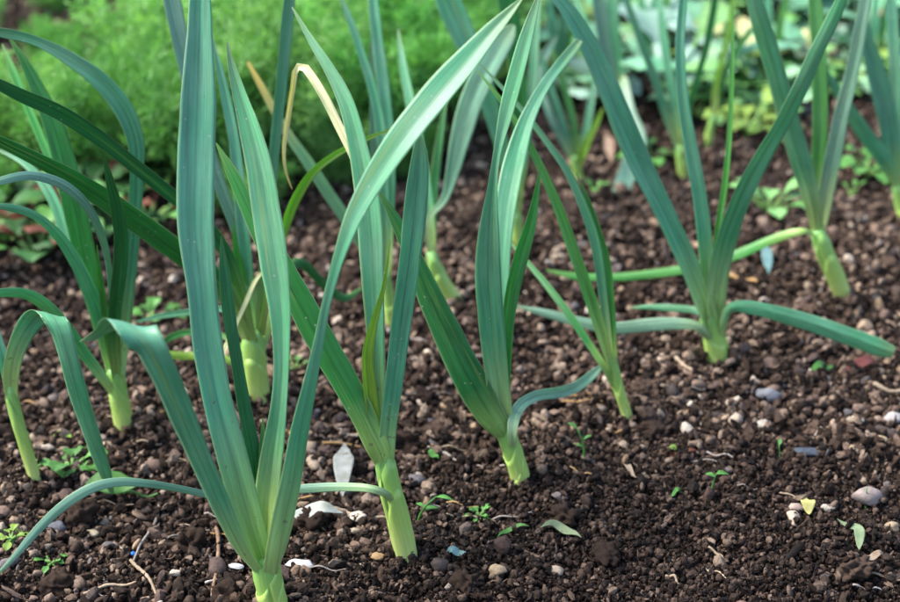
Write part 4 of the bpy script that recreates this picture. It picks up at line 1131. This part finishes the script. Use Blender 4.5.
spots = [(-.52, 1.58, .62), (-.42, 1.60, .75), (-.33, 1.60, .9), (-.25, 1.60, 1.15), (-.17, 1.66, 1.15), (-.09, 1.72, 1.15), (-.02, 1.80, 1.05), (-.60, 1.62, .6),
         (-.47, 1.68, .62), (-.37, 1.70, .75), (-.28, 1.74, 1.1), (-.20, 1.80, 1.2), (-.11, 1.86, 1.25), (-.03, 1.93, 1.2), (-.16, 1.95, 1.25), (-.25, 1.90, 1.15),
         (-.08, 2.02, 1.25), (.01, 2.08, 1.2), (-.20, 2.08, 1.25), (-.12, 2.16, 1.25), (.03, 1.9, .8), (-.29, 2.02, 1.0), (-.55, 1.50, .4), (-.45, 1.52, .42), (-.20, 1.53, .5), (-.12, 1.60, .5), (-.05, 1.66, .5), (-.48, 2.0, .5), (-.62, 2.15, .45), (-.4, 2.2, .5), (-.55, 2.3, .5)]
for i, (x, y, s) in enumerate(spots):
    if s <= .5: feathery(x, y, i, s, 'small low feathery green clump at the foot or edge of the feathery mass', 'small feathery clumps')
    elif i % 3 == 1: feathery(x, y, i, s, 'pale green feathery plant in the blurred mass behind the left leeks', 'pale feathery plants behind the left leeks')
    else: feathery(x, y, i, s, 'mid green feathery plant in the blurred mass behind the left leeks', GF)

# ------------------------------------------------------------------ broad-leaved plants at the back right
rosette('red_stemmed_plant', 'dark plant with reddish stalks at the left edge under the green mass', 'plant', (38, 262), 12, .085, .03, M['salad'], 1.1, seed=20, mats=[M['salad'], M['weed_red'], M['dark_bush'], M['weed']])
rosette('red_stemmed_plant', 'small reddish plant right of the left leek under the green mass', 'plant', (112, 232), 9, .07, .02, M['weed_red'], 1.3, seed=21, mats=[M['weed_red'], M['salad'], M['dark_bush']])
for i, (px, lab) in enumerate([((66, 246), 'dark leafy clump with a few red leaves between the leaves of the left leek'), ((20, 232), 'dark leafy clump at the left edge just under the feathery mass'),
                               ((150, 226), 'dark leafy clump under the feathery mass left of the large front leek'), ((92, 214), 'dark leafy clump at the foot of the feathery mass behind the left leek')]):
    rosette('dark_leafy_plant', lab, 'plant', px, 13, .08, .026, M['dark_bush'], 1.0, seed=140 + i, mats=[M['dark_bush'], M['salad'], M['dark_bush'], M['weed_red']])
rosette('broad_leaf_weed', 'light green plant at the far left edge', 'plant', (6, 246), 8, .07, .028, M['weed'], 1.0, seed=22)
rosette('cabbage', 'blue-green cabbage with a large arched pale leaf beyond the soil', 'cabbage', (668, 92), 9, .15, .085, M['cabbage'], .9, seed=30, mats=[M['cabbage_pale'], M['cabbage'], M['salad']])
rosette('cabbage', 'pale whitish cabbage behind the leaf of the twisted leek', 'cabbage', (590, 104), 8, .10, .06, M['cabbage_pale'], .9, seed=31, mats=[M['cabbage_pale'], M['cabbage']])
rosette('cabbage', 'yellowing cabbage with a big cream leaf at the back', 'cabbage', (732, 70), 8, .15, .09, M['cabbage'], .9, seed=32, mats=[M['cabbage_yellow'], M['cabbage_pale'], M['cabbage']])
rosette('cabbage', 'blue-green cabbage at the top behind the dark upright leaf', 'cabbage', (470, 78), 9, .14, .08, M['cabbage'], .8, seed=33, mats=[M['cabbage'], M['salad'], M['weed_lime']])
rosette('cabbage', 'blue-green cabbage at the top right among dry leaves', 'cabbage', (850, 50), 9, .15, .08, M['cabbage'], .8, seed=34)
rosette('cabbage', 'large cabbage at the very back right of centre', 'cabbage', (640, 25), 10, .17, .09, M['cabbage'], .9, seed=35, mats=[M['cabbage'], M['salad_blue']])
rosette('cabbage', 'large cabbage at the very back near the right corner', 'cabbage', (790, 12), 10, .17, .09, M['cabbage'], .9, seed=36, mats=[M['cabbage'], M['salad']])
sal = [(695, 118), (722, 112), (765, 108), (790, 92), (778, 122), (700, 85), (756, 82), (810, 75), (840, 92), (815, 100), (875, 62), (892, 88), (720, 55), (770, 50), (830, 30), (880, 25), (690, 45), (540, 80), (555, 40), (515, 55), (580, 20), (500, 20), (740, 20), (620, 60), (440, 50), (530, 10)]
_r = random.Random(5)
sal += [(_r.uniform(445, 900), _r.uniform(-12, 100)) for _ in range(34)]
for i, p in enumerate(sal):
    lab, grp = [('low salad plant with mid green and bluish leaves in the blurred strip at the back', 'green salad plants at the back right'),
                ('low salad plant with pale blue-green and fresh green leaves at the blurred back', 'blue-green salad plants at the back right'),
                ('low salad plant with some lime-yellow leaves in the blurred strip at the back', 'lime salad plants at the back right')][i % 3]
    rosette('salad_plant', lab, 'plant', p, 10, .07, .026, M['salad'], 1.0, grp, 40 + i,
            mats=[[M['salad'], M['salad_blue'], M['salad']], [M['salad_blue'], M['weed'], M['salad']], [M['weed_lime'], M['salad'], M['salad_blue']]][i % 3])
for i, (p, q, w, lab) in enumerate([((772, 30), (806, 42), 16, 'beige dead leaf at the back between the leaning leaves'), ((828, 66), (846, 60), 12, 'dead tan leaf beside the crossing leaves at the back right'),
                                    ((870, 45), (886, 60), 16, 'pinkish dead leaf at the back near the right edge'), ((775, 130), (768, 104), 10, 'cream dead leaf at the far edge of the soil')]):
    flat_leaf('dead_leaf', lab, 'leaf', p, q, w, M['dead'], .05 if i != 3 else .02)
rosette('dark_bush', 'dark green bush leaf clump in the top right corner', 'bush', (905, 10), 14, .15, .05, M['dark_bush'], 1.0, seed=90)
for i, (x, y) in enumerate([(-.25, 2.45), (-.05, 2.5), (.12, 2.45), (.32, 2.5), (.5, 2.45), (.7, 2.5), (.22, 2.7), (.45, 2.75)]):
    g = np.array([x, y, float(height(x, y))])
    root = empty('leafy_bush', g, 'tall leafy green bush at the very back of the bed', 'bush', 'bushes at the very back')
    rr = random.Random(700 + i)
    for k in range(26):
        a = 2.4 * k; d = unit(np.array([math.cos(a), math.sin(a), rr.uniform(.5, 2.5)]))
        blade_leaf(root, g + d * rr.uniform(.02, .12), d, rr.uniform(.07, .13), rr.uniform(.03, .05), [M['salad'], M['salad_blue'], M['cabbage'], M['dark_bush']][k % 4], .5, .2, .5, 10, seed=k)
